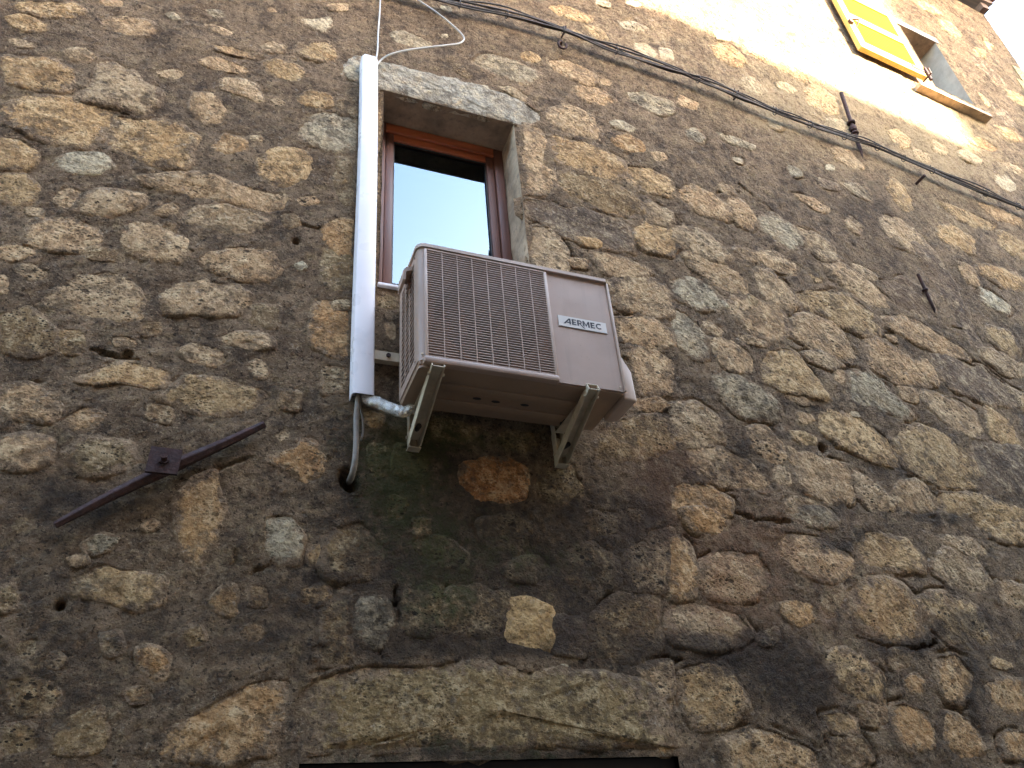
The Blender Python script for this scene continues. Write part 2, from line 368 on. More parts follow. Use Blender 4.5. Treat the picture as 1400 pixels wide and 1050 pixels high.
# outlines of the stones that can be told apart, per tile of the photograph (tile corner, then tone + corner points)
TILES = [
((0, 0), """y 0,10 120,5 300,15 350,45 280,72 170,60 60,40|y 30,65 100,60 190,100 180,122 90,118 40,95|p 390,70 470,62 600,85 630,115 590,150 500,135 420,110
g 650,55 690,50 730,75 700,88|p 380,0 490,0 490,30 420,25|p 800,95 850,95 940,130 910,148 840,120|g 810,35 880,40 910,70 850,72|w 1190,75 1260,80 1320,62 1325,100 1290,128 1240,115
y 1180,205 1260,172 1310,175 1345,225 1310,245 1220,235|y 1050,250 1100,235 1200,265 1215,310 1160,325 1070,290|p 1030,185 1080,165 1140,185 1130,210 1060,205
o 850,180 920,190 1020,220 1015,238 930,215 860,205|p 790,240 860,228 980,265 990,292 900,280 800,262|p 875,320 960,315 1010,335 1050,400 1030,412 960,375 890,360
y 1185,390 1240,362 1310,375 1335,415 1290,428 1200,415|p 620,285 700,275 740,300 700,315 640,308|p 770,375 850,375 905,430 890,490 800,490 760,450|p 1075,395 1110,390 1140,415 1100,425
y 0,220 120,225 240,240 300,300 290,360 220,370 120,350 0,320|p 385,250 470,245 570,330 630,360 640,420 590,460 450,425 300,395 300,385 360,330
y 0,440 60,390 180,380 340,395 460,450 440,520 380,590 250,575 130,540 20,495|y 470,460 560,470 730,490 790,545 770,610 735,670 600,655 500,620 420,590 450,520
y -20,545 80,555 140,600 130,660 60,680 -20,670|w 215,640 290,612 400,610 450,660 390,690 290,690 230,670|y -20,690 80,695 155,745 140,805 60,815 -20,790
p 250,200 330,190 390,225 350,250 270,235|p 10,150 70,150 150,180 130,195 60,185|o 840,580 900,535 980,560 985,600 920,610 860,600|p 1000,540 1050,545 1040,570 990,560
y 1050,620 1100,590 1190,595 1240,640 1230,710 1140,750 1040,715 1020,670|p 550,700 640,688 800,690 960,740 1140,775 1140,840 1060,850 900,810 740,775 600,745
p 720,870 800,815 880,820 1050,870 1055,910 960,935 820,915 730,890|p 600,850 690,805 720,820 700,855 640,865|p 310,800 380,755 480,765 580,770 570,820 440,860 330,845
p 205,790 260,745 330,760 300,820 240,835|p 90,940 150,880 260,865 400,910 410,970 330,1005 210,1000 110,980|p 490,940 540,890 640,905 740,960 745,1020 690,1048 560,1030 510,990
g 1190,510 1260,450 1400,440 1415,480 1415,600 1340,610 1250,580 1195,555|b 1340,630 1412,622 1410,830 1350,800 1330,720|o 1290,900 1340,870 1405,870 1405,1040 1330,1010 1300,950
p 1180,790 1260,780 1280,810 1200,820|p -10,990 80,975 150,1010 60,1040 -10,1030|w 1372,290 1398,250 1430,278 1425,318 1395,322|p 1060,30 1100,28 1105,52 1062,52|p 1300,20 1390,10 1390,40 1310,45
y 1375,405 1408,388 1425,420 1385,432|p 520,560 540,548 560,560 545,575|b 660,880 720,900 700,950 640,930|b 1120,860 1180,850 1200,900 1140,920|p 100,830 170,830 180,860 110,860"""),
((440, 0), """o -20,180 40,190 60,215 50,245 -10,240|g 590,240 640,210 760,240 880,295 870,325 800,340 690,290 620,260|y 790,215 830,205 870,230 850,250 800,240
p 905,240 960,235 1080,290 1095,330 1060,345 960,300 910,270|p 1110,310 1160,320 1150,345 1115,335|g 270,130 330,125 440,175 420,190 350,185 280,160|w 470,140 500,135 510,150 480,150
g 1170,85 1240,85 1300,110 1290,130 1200,115|w 1240,165 1300,175 1340,220 1320,235 1250,200|g 1220,370 1280,370 1400,410 1400,450 1330,450 1240,400|w 1145,485 1190,480 1260,515 1230,530 1160,505
o 1160,550 1210,535 1280,570 1285,605 1220,600 1170,575|p 1305,605 1370,610 1385,640 1330,645|p 890,450 960,420 1080,460 1110,520 1090,555 1000,530 900,490
y 910,540 980,550 1130,600 1200,640 1195,720 1110,710 960,660 920,610|t 940,710 1000,690 1170,740 1270,800 1290,850 1210,860 1060,810 960,760
d 805,790 880,800 1080,850 1220,890 1240,960 1240,1010 1100,990 960,930 820,860|y 1215,660 1300,670 1400,720 1400,790 1290,760 1220,720|p 1290,800 1400,850 1400,900 1300,880
p 800,500 880,520 900,560 880,660 935,690 920,770 815,775 805,640|p 840,900 920,910 975,1000 980,1120 850,1120|y 1250,905 1330,890 1400,920 1400,1020 1300,1000 1250,960
y 900,20 1000,30 1080,70 1060,90 950,60|w 1340,185 1400,200 1400,240 1350,230|p 1000,340 1100,350 1180,400 1120,420 1030,390|w 1220,0 1280,15 1260,30 1210,15|w 1100,0 1150,10 1150,30 1090,15
p 700,345 760,350 830,385 800,400|g 470,20 520,30 515,50 480,45|b 540,250 600,290 580,310 530,280|y 1040,95 1120,120 1150,160 1090,150|y 1000,120 1040,130 1050,160 1010,150
b 60,400 140,380 138,470 70,460|p 960,1030 1060,1030 1060,1070 980,1060"""),
((920, 0), """y 270,170 330,165 480,240 560,270 600,330 520,330 400,260 290,210|g 270,315 320,310 370,360 350,380 290,360|w 415,330 460,335 500,365 470,372 425,350|y 600,270 680,290 720,340 680,360 620,320
y 520,350 580,340 660,400 660,450 620,460 540,410|g 600,470 680,480 710,530 640,520|w 1060,490 1110,490 1150,540 1110,550 1070,520|w 1135,605 1180,600 1240,640 1210,655 1150,630|o 1170,545 1230,550 1310,595 1280,605 1190,575
w 1280,700 1330,700 1370,745 1340,765 1290,730|p 1310,650 1370,660 1400,690 1350,690|g 160,510 220,540 330,580 310,600 210,560|g 50,520 90,510 130,550 110,572 60,550|w 240,620 280,635 280,655 245,645
g 450,660 500,665 520,700 480,705|w 610,655 645,660 640,680 612,676|g 670,730 740,735 800,790 790,805 720,770|p 480,770 560,790 630,830 600,850 510,800|y 860,520 900,515 950,560 920,590 880,560
p 20,760 90,740 180,790 240,860 220,880 120,850 40,800|p 180,730 240,745 260,780 200,770|p 220,780 280,800 330,880 310,920 260,890 230,830|g 330,870 400,855 480,900 530,960 490,1000 420,960 350,910
p 0,900 80,900 170,960 220,1020 180,1050 80,1000 0,960|p 500,900 560,930 640,980 660,1040 600,1040 530,980|y 1330,360 1400,380 1400,420 1350,400|y 1050,80 1110,90 1160,140 1120,150 1070,110
y 960,0 1040,20 1080,60 1000,40|y 1200,190 1250,200 1240,230 1205,225|p 1215,365 1240,380 1270,430 1245,420|d 1180,200 1260,260 1330,330 1290,340 1210,260|p 1040,560 1090,580 1090,620 1040,600
y 860,700 930,760 960,830 920,840 870,780|p 820,850 920,880 1000,950 1010,1020 930,990 840,920|y 1060,900 1120,900 1200,950 1200,1010 1120,980 1060,940|y 1060,800 1160,840 1280,890 1260,920 1140,880
y 1300,920 1400,960 1400,1040 1300,980|p 1200,800 1300,830 1390,870 1380,900 1280,870|p 640,590 700,600 760,660 720,670 650,630|y 150,180 230,180 290,240 250,260 170,225|w 160,120 220,130 230,160 180,155
g 380,470 440,490 430,520 380,500|p 960,590 1020,610 1020,650 970,630|y 1280,500 1360,520 1400,560 1340,560|d 1250,400 1330,440 1380,520 1320,490|p 1230,140 1280,190 1260,200|p 30,380 110,410 90,440 20,420
d 560,700 640,720 680,760 600,750|p 700,850 760,900 740,940 690,900"""),
((920, 340), """p 40,20 130,25 230,80 300,130 300,180 200,160 90,80|g 0,130 60,115 160,160 210,220 190,250 100,235 0,190|p 330,90 390,90 470,170 480,220 460,245 390,230 345,150|p 220,190 310,200 430,250 465,320 420,370 330,340 230,260
g 0,240 60,270 120,340 135,430 80,440 0,360|p 150,365 210,360 310,420 320,480 250,490 180,450|y 370,430 440,405 500,430 560,510 610,580 570,595 450,560 360,530|p 475,290 540,270 640,300 700,370 740,440 700,455 590,400 490,360
y 495,180 590,160 720,200 820,280 830,340 740,340 650,290 530,240|p 610,70 680,60 780,130 880,210 860,235 760,210 640,120|d 840,140 920,120 1040,180 1060,270 1000,270 900,230|d 950,-20 1040,0 1130,150 1200,300 1250,390 1190,400 1150,300 1070,190
p 840,270 930,270 1040,330 1160,400 1180,440 1100,430 960,370 860,320|p 520,410 600,410 690,465 640,480 550,450|p 780,360 850,375 960,450 1050,540 1000,550 860,510 780,460|p 965,450 1010,440 1055,500 1065,550 1015,520
g 700,500 780,490 870,580 960,660 930,680 800,630 690,590|g 160,500 240,500 340,560 420,620 430,660 380,680 260,650 180,570|p 440,585 520,590 570,620 510,625|y 590,650 700,660 810,720 880,800 890,870 800,850 690,790 590,720
p 0,620 90,620 190,690 210,770 120,790 0,760|p 290,720 370,710 440,790 450,840 390,850 320,790|p 70,800 180,800 300,850 380,930 370,970 270,950 150,930 70,880|p 390,880 440,860 470,890 470,945 420,940
p 445,785 560,830 680,860 720,900 710,1000 620,1010 520,950 480,860|y 890,760 970,710 1080,740 1180,830 1220,900 1190,955 1060,940 930,870 880,820|p 1000,570 1100,600 1200,650 1240,730 1200,750 1080,690 1010,620
d 1020,410 1120,440 1250,480 1380,590 1390,640 1280,620 1130,570 1060,500|y 1250,620 1330,680 1380,780 1340,790 1260,740|d 1180,770 1280,780 1420,800 1420,1000 1330,960 1220,900|y 1250,310 1340,330 1390,400 1350,430 1270,370
w 1220,150 1290,190 1360,240 1330,260 1240,220|y 1210,60 1320,80 1420,130 1420,180 1320,150 1220,100|p 1220,390 1310,420 1420,470 1420,520 1310,490 1240,440|p 730,890 800,930 880,1010 870,1050 780,1030 730,960
p 900,940 980,930 1060,990 1060,1050 920,1050 890,990|y 1070,965 1180,980 1330,1020 1420,1050 1400,1090 1200,1080 1070,1050|o 0,960 120,940 230,1000 230,1060 100,1080 0,1060|p 440,990 550,1000 640,1040 600,1070 460,1060
w 710,650 740,645 745,670 715,668|p 490,650 560,660 570,690 510,700|y 460,720 570,750 570,790 480,760|p 120,280 210,330 180,350 110,310|p 240,330 370,370 370,395 270,370|p 840,340 890,350 900,375 860,365
p 250,0 400,10 510,70 490,110 380,70 270,40|y 530,90 600,130 570,137|p 700,50 800,90 820,130 760,110|p 1130,50 1200,80 1230,150 1170,130|p 1330,550 1420,590 1420,640 1360,620|d 1380,660 1420,670 1420,740 1390,740
p 650,480 690,490 680,540 640,520|t 300,180 340,200 330,230 300,220|p 900,550 970,560 980,610 920,600"""),
((440, 320), """t 0,40 120,55 118,230 30,220 0,180|o 0,262 110,260 108,500 40,490 -50,440 -40,300|p 1150,190 1260,170 1400,220 1395,330 1290,320 1170,280|p 1170,335 1290,335 1395,390 1400,450 1310,450 1190,420
p 1210,465 1330,465 1400,500 1400,620 1270,640 1250,520|p 1050,60 1200,100 1330,150 1280,170 1140,165|t 1090,830 1200,750 1330,720 1395,760 1400,870 1250,890 1080,900|r 560,920 700,890 800,930 830,1020 800,1070 620,1060 550,1000
p 250,360 290,340 300,430 260,420|t 218,250 300,250 300,300 218,290|b 0,520 105,530 105,620 0,640|o 170,700 260,720 230,780 170,760|t 300,840 420,880 400,980 280,960|t 860,960 1000,930 1050,1020 950,1070 860,1040
p 1240,660 1340,650 1390,680 1330,710 1250,700|t 420,700 520,740 640,780 560,840 430,800|t 180,830 280,860 270,960 190,960|y 1000,5 1100,20 1180,60 1050,50|t 700,780 840,800 850,870 720,850"""),
((0, 340), """p 640,200 690,150 800,125 930,145 1000,190 940,265 830,260 700,265 640,235|p 790,50 840,10 960,-10 1090,10 1110,80 1080,140 980,120 860,90|p 45,70 120,60 190,85 180,125 120,130 70,100
p 180,190 280,120 440,100 540,150 575,220 560,290 440,280 280,240 150,225|p -20,100 30,110 30,180 -20,185|t -20,260 120,240 230,320 230,400 110,440 -20,400|p 450,360 500,345 550,370 530,395 460,390
p 700,410 770,380 880,400 915,450 850,465 750,445|p 870,350 960,330 1080,350 1090,400 980,400 900,380|p 985,460 1030,435 1075,480 1050,525 995,500|y 300,520 420,465 500,455 600,465 690,490 670,550 600,560 490,530 400,545 310,540
y 690,560 740,510 900,520 1050,560 1080,600 1000,650 860,660 740,640 620,600|p -20,560 100,530 200,565 240,620 210,690 100,680 -20,640|p 250,680 330,630 420,660 400,720 300,740|p -20,760 110,740 200,760 210,840 110,880 -20,860
t 240,820 330,750 500,770 570,850 480,890 330,900|o 1050,850 1120,815 1185,820 1200,760 1250,755 1310,830 1310,900 1210,940 1170,890|o 765,920 860,895 870,1000 900,1070 870,1160 800,1275 740,1255 715,1130 690,1020
p 1090,740 1140,720 1160,760 1110,770|p 1320,210 1390,195 1390,240 1330,245|w 1170,65 1205,50 1225,75 1190,88|t 1290,70 1385,60 1385,180 1310,150|t 230,320 330,330 330,420 240,420|b 590,610 690,640 680,700 580,680|b 1110,560 1200,570 1190,650 1110,630
b 560,300 640,290 640,340 570,350|b 1000,230 1120,230 1110,320 1000,310|b 330,-10 460,0 450,50 340,40"""),
((0, 690), """p 560,80 600,55 640,75 620,105 570,105|g 330,150 420,110 490,130 440,180 380,200 330,185|y 270,320 400,230 520,270 640,290 640,390 560,430 450,380 330,370|o 840,390 900,310 945,320 950,440 880,440
o 545,560 620,560 680,610 660,700 590,690 550,630|p 160,610 230,580 270,620 230,660 180,655|o 650,900 830,800 1000,715 1150,690 1160,720 1110,860 1095,1000 900,1020 640,1010 590,1030 640,960|g 1060,60 1150,40 1200,120 1190,240 1100,240 1060,170
y 1220,180 1280,150 1310,200 1280,250 1230,240|y 1200,340 1290,310 1320,350 1280,400 1200,400|p 960,490 1020,465 1080,510 1020,550 960,530|t 280,850 400,800 430,860 420,960 300,1000 200,980 230,900|t 20,700 200,690 260,780 200,850 60,830
t 1240,560 1400,520 1400,640 1280,640|t -20,330 60,310 80,400 20,430 -20,420|p 260,210 340,190 360,240 290,250|b 390,520 480,500 500,590 420,610|b 980,330 1060,320 1080,400 1000,410|t 700,500 800,470 830,560 740,580|t 0,880 130,870 160,980 0,1000
t 60,560 150,520 150,600 80,620|b 480,740 580,720 620,780 520,800"""),
((440, 690), """s 748,380 830,378 918,412 912,572 830,558 738,543|t 500,340 620,330 738,355 730,510 680,520 510,520|t 330,330 480,320 495,520 340,520|g 160,380 250,370 280,470 240,560 160,560 130,480|d 930,440 1055,460 1048,600 922,590
t 1065,460 1180,370 1330,380 1350,540 1300,610 1065,600|w 925,645 980,635 990,665 940,670|p 1210,200 1310,110 1400,100 1400,330 1250,340 1200,280|t 350,120 480,130 580,200 560,270 470,240 370,190|t 740,230 860,190 920,260 850,310 750,300
p 1210,10 1270,20 1270,75 1240,60|p 1280,640 1400,620 1400,760 1330,770 1270,700|y 1330,900 1390,840 1410,1000 1340,980|t 0,120 160,60 250,180 230,290 60,300 0,260|y 350,50 430,50 430,120 370,130|t 620,60 760,40 860,90 800,180 660,170
t 960,180 1080,150 1180,220 1180,320 1000,330|t 270,-40 340,-20 330,60 260,50|t 0,380 110,340 120,500 0,560|t 1060,20 1180,30 1190,120 1080,120"""),
((920, 690), """o -20,100 75,170 90,360 30,370 -20,370|p 130,230 230,190 330,200 400,290 370,330 260,380 150,370 110,300|p 430,130 540,120 690,190 715,280 620,300 480,250 420,190|g 440,15 540,10 620,10 670,60 640,90 530,80 470,50
y 715,170 780,120 920,140 1000,210 990,270 900,260 780,240|y 700,360 800,285 900,320 960,400 1000,510 920,540 800,520 710,450|y 960,370 1090,360 1200,400 1280,510 1270,560 1150,570 1030,480|p 1040,220 1100,180 1210,230 1270,310 1230,345 1110,320 1050,270
o 1250,720 1320,700 1420,705 1420,830 1300,820 1250,770|o 1050,620 1130,605 1200,680 1160,790 1100,780 1050,720|y 610,590 720,580 830,680 840,780 740,770 640,690|o 920,700 970,670 1010,700 1000,750 930,750|o 190,930 330,905 470,930 570,980 590,1070 220,1070
y 30,660 200,650 290,740 300,810 200,870 100,890 50,800|y 590,840 680,830 740,860 720,910 640,910|o 420,390 560,400 580,460 500,480 450,450|p 0,430 60,400 250,440 310,520 240,560 110,570 0,550|o 880,800 1020,830 1040,960 940,990 880,900
o 1090,830 1200,880 1250,980 1150,1010 1080,940|b 590,315 680,320 695,370 620,480 580,380|p 1060,120 1200,140 1280,200 1200,200 1090,170|y 1270,600 1370,640 1330,660 1260,640|p 1290,300 1420,330 1420,420 1320,400|y 1190,60 1420,60 1420,150 1260,130
b 620,930 760,930 800,1020 680,1050|o 1300,920 1420,900 1420,1010 1320,1010|b 330,520 420,480 430,540 350,570|b 850,590 930,570 960,640 880,660|o 20,20 130,15 240,60 220,110 90,110|b 730,800 850,790 860,880 760,880"""),
]
# cracks and open joints, photograph pixels
CRACKS = ["500,842 540,828 610,800", "694,818 692,842", "755,840 757,890", "757,840 790,845 800,842 830,815 870,810", "520,850 522,900", "612,860 614,800 650,812 692,816", "805,845 802,900", "860,905 920,902 935,900",
 "60,720 90,715", "235,688 300,640 360,620", "285,700 312,660", "310,790 322,770 320,745", "300,820 318,795", "745,300 778,335 782,352", "735,275 800,285 860,300", "870,255 905,280 960,330",
 "985,410 1015,425", "1060,500 1110,520 1140,540", "1185,410 1230,445 1260,455", "1155,350 1190,375 1240,400", "1300,446 1330,453", "1060,625 1110,640 1150,650", "1180,505 1240,530 1300,560", "1240,595 1300,625 1340,660",
 "870,905 915,900", "945,760 953,810", "925,815 955,820", "985,690 1020,705 1080,715", "1080,740 1140,790", "1170,870 1240,890 1280,880", "1150,555 1165,590 1200,600", "90,140 140,130 130,118", "100,135 150,148 175,155",
 "140,190 155,160", "400,300 440,315", "120,480 190,490", "470,545 500,575", "700,345 740,350", "840,480 870,500", "845,465 900,470", "640,150 700,165 745,175", "900,240 945,270", "1010,250 1070,300", "960,265 1010,262",
 "310,800 370,770", "150,500 235,510", "20,530 60,520", "300,275 360,290", "200,330 260,345", "160,165 150,185", "540,800 548,850", "440,700 460,720", "860,460 920,480", "880,560 930,590", "1210,335 1260,350", "1160,845 1190,868"]
# soot / damp plus shade painted low on the wall, moss, rust: centre, radii (photograph pixels), strength
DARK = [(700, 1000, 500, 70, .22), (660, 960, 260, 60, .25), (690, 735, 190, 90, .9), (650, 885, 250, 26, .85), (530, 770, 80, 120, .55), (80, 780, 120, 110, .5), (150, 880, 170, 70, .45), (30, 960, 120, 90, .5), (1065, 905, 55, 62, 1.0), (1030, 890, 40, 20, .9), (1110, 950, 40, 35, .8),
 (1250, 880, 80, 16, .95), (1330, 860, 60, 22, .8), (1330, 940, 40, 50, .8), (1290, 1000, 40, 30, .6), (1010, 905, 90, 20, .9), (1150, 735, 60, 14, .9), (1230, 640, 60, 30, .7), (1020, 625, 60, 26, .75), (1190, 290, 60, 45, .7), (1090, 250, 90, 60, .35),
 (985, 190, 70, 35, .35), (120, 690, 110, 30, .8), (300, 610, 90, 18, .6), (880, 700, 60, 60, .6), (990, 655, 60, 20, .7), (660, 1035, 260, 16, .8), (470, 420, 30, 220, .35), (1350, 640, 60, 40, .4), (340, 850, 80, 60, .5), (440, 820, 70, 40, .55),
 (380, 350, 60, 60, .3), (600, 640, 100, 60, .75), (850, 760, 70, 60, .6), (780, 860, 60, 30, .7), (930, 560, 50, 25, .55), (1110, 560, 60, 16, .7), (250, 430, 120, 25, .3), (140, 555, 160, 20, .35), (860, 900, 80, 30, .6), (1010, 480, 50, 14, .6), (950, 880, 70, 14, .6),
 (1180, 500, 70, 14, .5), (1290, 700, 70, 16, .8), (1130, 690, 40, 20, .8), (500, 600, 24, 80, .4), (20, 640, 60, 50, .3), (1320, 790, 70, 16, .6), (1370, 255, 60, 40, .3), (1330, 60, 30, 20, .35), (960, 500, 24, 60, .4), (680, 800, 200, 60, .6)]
MOSS = [(575, 660, 60, 70, .6), (520, 590, 40, 50, .5), (600, 760, 90, 60, .45), (560, 640, 50, 50, .85), (595, 830, 60, 60, .7), (650, 600, 130, 22, .75), (560, 540, 30, 60, .4), (520, 700, 40, 60, .5), (660, 1030, 280, 22, .6), (700, 740, 120, 60, .35), (180, 1000, 200, 40, .25), (780, 780, 90, 60, .35)]
RUST = [(1120, 840, 380, 170, .55), (960, 690, 160, 90, .35), (430, 960, 160, 60, .2), (300, 650, 160, 80, .25), (905, 660, 50, 55, .6), (990, 740, 120, 50, .35), (440, 640, 50, 45, .35), (690, 655, 60, 40, .55), (1000, 830, 60, 40, .35), (1250, 1010, 140, 50, .35), (1200, 190, 80, 20, .2), (400, 620, 40, 30, .3), (840, 860, 70, 40, .25), (270, 700, 50, 60, .2)]
PALE_GLOW = [(250, 760, 170, 110, .42), (1180, 800, 300, 150, .30), (330, 620, 120, 60, .35), (130, 250, 200, 150, .15), (1050, 520, 250, 120, .12), (1130, 130, 240, 100, .75), (800, 40, 190, 60, .45), (1300, 270, 150, 90, .5), (430, 40, 200, 40, .2), (1290, 200, 60, 40, .6)]  # paler mortar patches, and the sun's glow painted on the upper wall
def stain_shade(X, Z):
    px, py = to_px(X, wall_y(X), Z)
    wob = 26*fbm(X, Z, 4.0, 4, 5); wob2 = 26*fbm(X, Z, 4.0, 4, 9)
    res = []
    for L in (DARK, MOSS, RUST, PALE_GLOW):
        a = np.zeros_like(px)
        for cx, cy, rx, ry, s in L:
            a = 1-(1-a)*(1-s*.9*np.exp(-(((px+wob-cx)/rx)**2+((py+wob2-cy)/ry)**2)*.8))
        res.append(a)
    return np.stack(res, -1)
def set_attr(me, name, arr):
    at = me.attributes.new(name, 'FLOAT_COLOR', 'POINT'); at.data.foreach_set('color', np.ascontiguousarray(arr, dtype=np.float32).ravel())

rng = np.random.default_rng(7); rnd = random.Random(5)
OPEN = [(WX0, WX1, WZ0, WZ1), (VX0, VX1, VZ0, VZ1), (DX0, DX1, -1, DZ1)]
def chaikin(P, it=1):
    for k in range(it):
        w = .09 if k == 0 else .25
        Q = np.roll(P, -1, 0); P = np.stack([P*(1-w)+Q*w, P*w+Q*(1-w)], 1).reshape(-1, 2)
    return P
def outline(P, seed, n=None, grow=.011):
    P = chaikin(np.asarray(P, float), 2); Q = np.roll(P, -1, 0); L = np.linalg.norm(Q-P, axis=1); per = L.sum()
    if n is None: n = int(np.clip(per/.022, 14, 44))
    cum = np.concatenate([[0], np.cumsum(L)]); out = []
    for d in np.arange(n)/n*per:
        i = min(np.searchsorted(cum, d, 'right')-1, len(P)-1); t = (d-cum[i])/max(L[i], 1e-9); out.append(P[i]*(1-t)+Q[i]*t)
    B = np.array(out); c = B.mean(0); size = math.sqrt(max(poly_area(B), 1e-6))
    j = fbm(B[:, 0], B[:, 1], 16, 4, seed, .7)[:, None]*.105*size
    d = (B-c); d /= np.maximum(np.linalg.norm(d, axis=1), 1e-6)[:, None]
    return B+d*(np.clip(j, -.02, .02)+grow)
def poly_area(P): x, y = P[:, 0], P[:, 1]; return abs(np.dot(x, np.roll(y, -1))-np.dot(y, np.roll(x, -1)))/2
RINGS = [(1.10, -.022), (1.03, -.0050), (.95, -.0004), (.84, .0024), (.62, .0042), (.36, .0046), (.14, .0046)]
def stone_geo(B, proud, seed):
    """domed stone on outline B (wall X, Z): vertices, faces, rim weights"""
    c = B.mean(0); n = len(B); V = []; rim = []
    size = math.sqrt(max(poly_area(B), 1e-6)); k = min(1.0, size/.16)*proud
    for s, h in RINGS:
        q = c+(B-c)*s
        V.append(np.column_stack([q, np.full(n, h*k if h > 0 else h)])); rim.append(np.full(n, np.clip((s-.30)/.72, 0, 1)))
    V.append(np.array([[c[0], c[1], .0085*k]])); rim.append(np.array([0.0]))
    V = np.concatenate(V); rim = np.concatenate(rim)
    h = V[:, 2]+fbm(V[:, 0], V[:, 1], 9, 2, seed)*.007*k+fbm(V[:, 0], V[:, 1], 30, 2, seed+3)*.0045
    tilt = (rnd.uniform(-.03, .03)*(V[:, 0]-c[0])+rnd.uniform(-.04, .03)*(V[:, 1]-c[1]))
    h = h+np.clip(tilt, -.006, .006)*np.where(V[:, 2] > -.005, 1, 0)
    F = []
    for r in range(len(RINGS)-1):
        for i in range(n): F.append((r*n+i, r*n+(i+1) % n, (r+1)*n+(i+1) % n, (r+1)*n+i))
    o = (len(RINGS)-1)*n
    for i in range(n): F.append((o+i, o+(i+1) % n, len(V)-1))
    W = np.column_stack([V[:, 0], wall_y(V[:, 0])-h, V[:, 1]])
    return W, F, rim, V[:, :2]
# ---- collect outlines on the wall
STONES = []
for (ox, oy), txt in TILES:
    for it in txt.replace('\n', '|').split('|'):
        it = it.split()
        if len(it) < 4: continue
        pts = [tuple(float(q) for q in w.split(',')) for w in it[1:]]
        P = np.array([(lambda v: (v.x, v.z))(on_wall(ox+x*480/1400, oy+y*480/1400)) for x, y in pts])
        STONES.append((it[0], P))
def clear_of_openings(P, g=.012):
    for x0, x1, z0, z1 in OPEN:
        if P[:, 0].max() > x0-g and P[:, 0].min() < x1+g and P[:, 1].max() > z0-g and P[:, 1].min() < z1+g:
            inside = (P[:, 0] > x0-g) & (P[:, 0] < x1+g) & (P[:, 1] > z0-g) & (P[:, 1] < z1+g)
            for i in np.where(inside)[0]:
                dd = [P[i, 0]-x0+g, x1+g-P[i, 0], z1+g-P[i, 1]]; k = int(np.argmin(dd))
                if k == 0: P[i, 0] = x0-g
                elif k == 1: P[i, 0] = x1+g
                else: P[i, 1] = z1+g
    return P
STONES = [(t, clear_of_openings(P)) for t, P in STONES]
# the dressed blocks round the openings
LINTEL = np.array([(lambda v: (v.x, v.z))(on_wall(440+x*480/1400, y*480/1400)) for x, y in
                   ((80, 285), (110, 240), (150, 225), (230, 245), (330, 265), (480, 310), (640, 340), (770, 380), (860, 440), (870, 480), (830, 492))])
LINTEL = np.concatenate([LINTEL, [(1.255, WZ1+.006), (WX1, WZ1+.016), (WX0, WZ1+.016), (.40, WZ1+.010), (.32, WZ1+.012)]])
LONG = np.array([(lambda v: (v.x, v.z))(on_wall(x, y)) for x, y in ((402, 1030), (398, 965), (420, 926), (520, 906), (650, 904), (780, 914), (860, 926), (918, 962), (930, 1030))])
LONG = np.concatenate([LONG, [(1.54, DZ1+.026), (.30, DZ1+.026)]])
JAMBS = [np.array(q) for q in (
    [(.445, 4.62), (.486, 4.62), (.486, 5.07), (.445, 5.07)], [(.445, 4.22), (.486, 4.23), (.486, 4.60), (.445, 4.60)], [(.440, 3.78), (.486, 3.78), (.486, 4.205), (.445, 4.205)],
    [(1.212, 3.82), (1.262, 3.82), (1.262, 4.16), (1.212, 4.16)])]
# ---- mortar height field on a graded grid
def steps(*seg):
    out = [seg[0]]
    for end, st in zip(seg[1::2], seg[2::2]):
        n = max(1, round((end-out[-1])/st)); out += list(np.linspace(out[-1], end, n+1)[1:])
    return np.array(out)
gx = steps(-6, -1.6, .08, -1.35, .03, 2.9, .0076, 5.0, .013, XC, .019)
gz = steps(0, 1.80, .05, 5.4, .0076, 7.2, .014, WALL_TOP, .024)
def snap(g, vals):
    for v in vals: g[np.argmin(abs(g-v))] = v
    return g
gx = snap(gx, [WX0, WX1, VX0, VX1, DX0, DX1]); gz = snap(gz, [WZ0, WZ1, VZ0, VZ1, DZ1])
GX, GZ = np.meshgrid(gx, gz, indexing='ij')
H = fbm(GX, GZ, 2.2, 3, 1)*.005+fbm(GX, GZ, 15, 5, 2, .72)*.0075+fbm(GX, GZ, 50, 2, 3)*.0026
def window_of(P, pad):
    i0, i1 = np.searchsorted(gx, (P[:, 0].min()-pad, P[:, 0].max()+pad)); j0, j1 = np.searchsorted(gz, (P[:, 1].min()-pad, P[:, 1].max()+pad))
    return slice(i0, i1), slice(j0, j1)
def seg_dist(x, z, P, closed=True):
    d = np.full(x.shape, 9.0); n = len(P)
    for i in range(n if closed else n-1):
        a = P[i]; b = P[(i+1) % n]; e = b-a; L = max(e@e, 1e-12)
        t = np.clip(((x-a[0])*e[0]+(z-a[1])*e[1])/L, 0, 1)
        d = np.minimum(d, np.hypot(x-a[0]-t*e[0], z-a[1]-t*e[1]))
    return d
def inside(x, z, P):
    r = np.zeros(x.shape, bool); n = len(P)
    for i in range(n):
        a = P[i]; b = P[(i+1) % n]
        if a[1] == b[1]: continue
        c = ((a[1] > z) != (b[1] > z)) & (x < (b[0]-a[0])*(z-a[1])/(b[1]-a[1])+a[0]); r ^= c
    return r
GAPN = fbm(GX, GZ, 5.5, 3, 21)
TAKEN = np.zeros(GX.shape, bool)
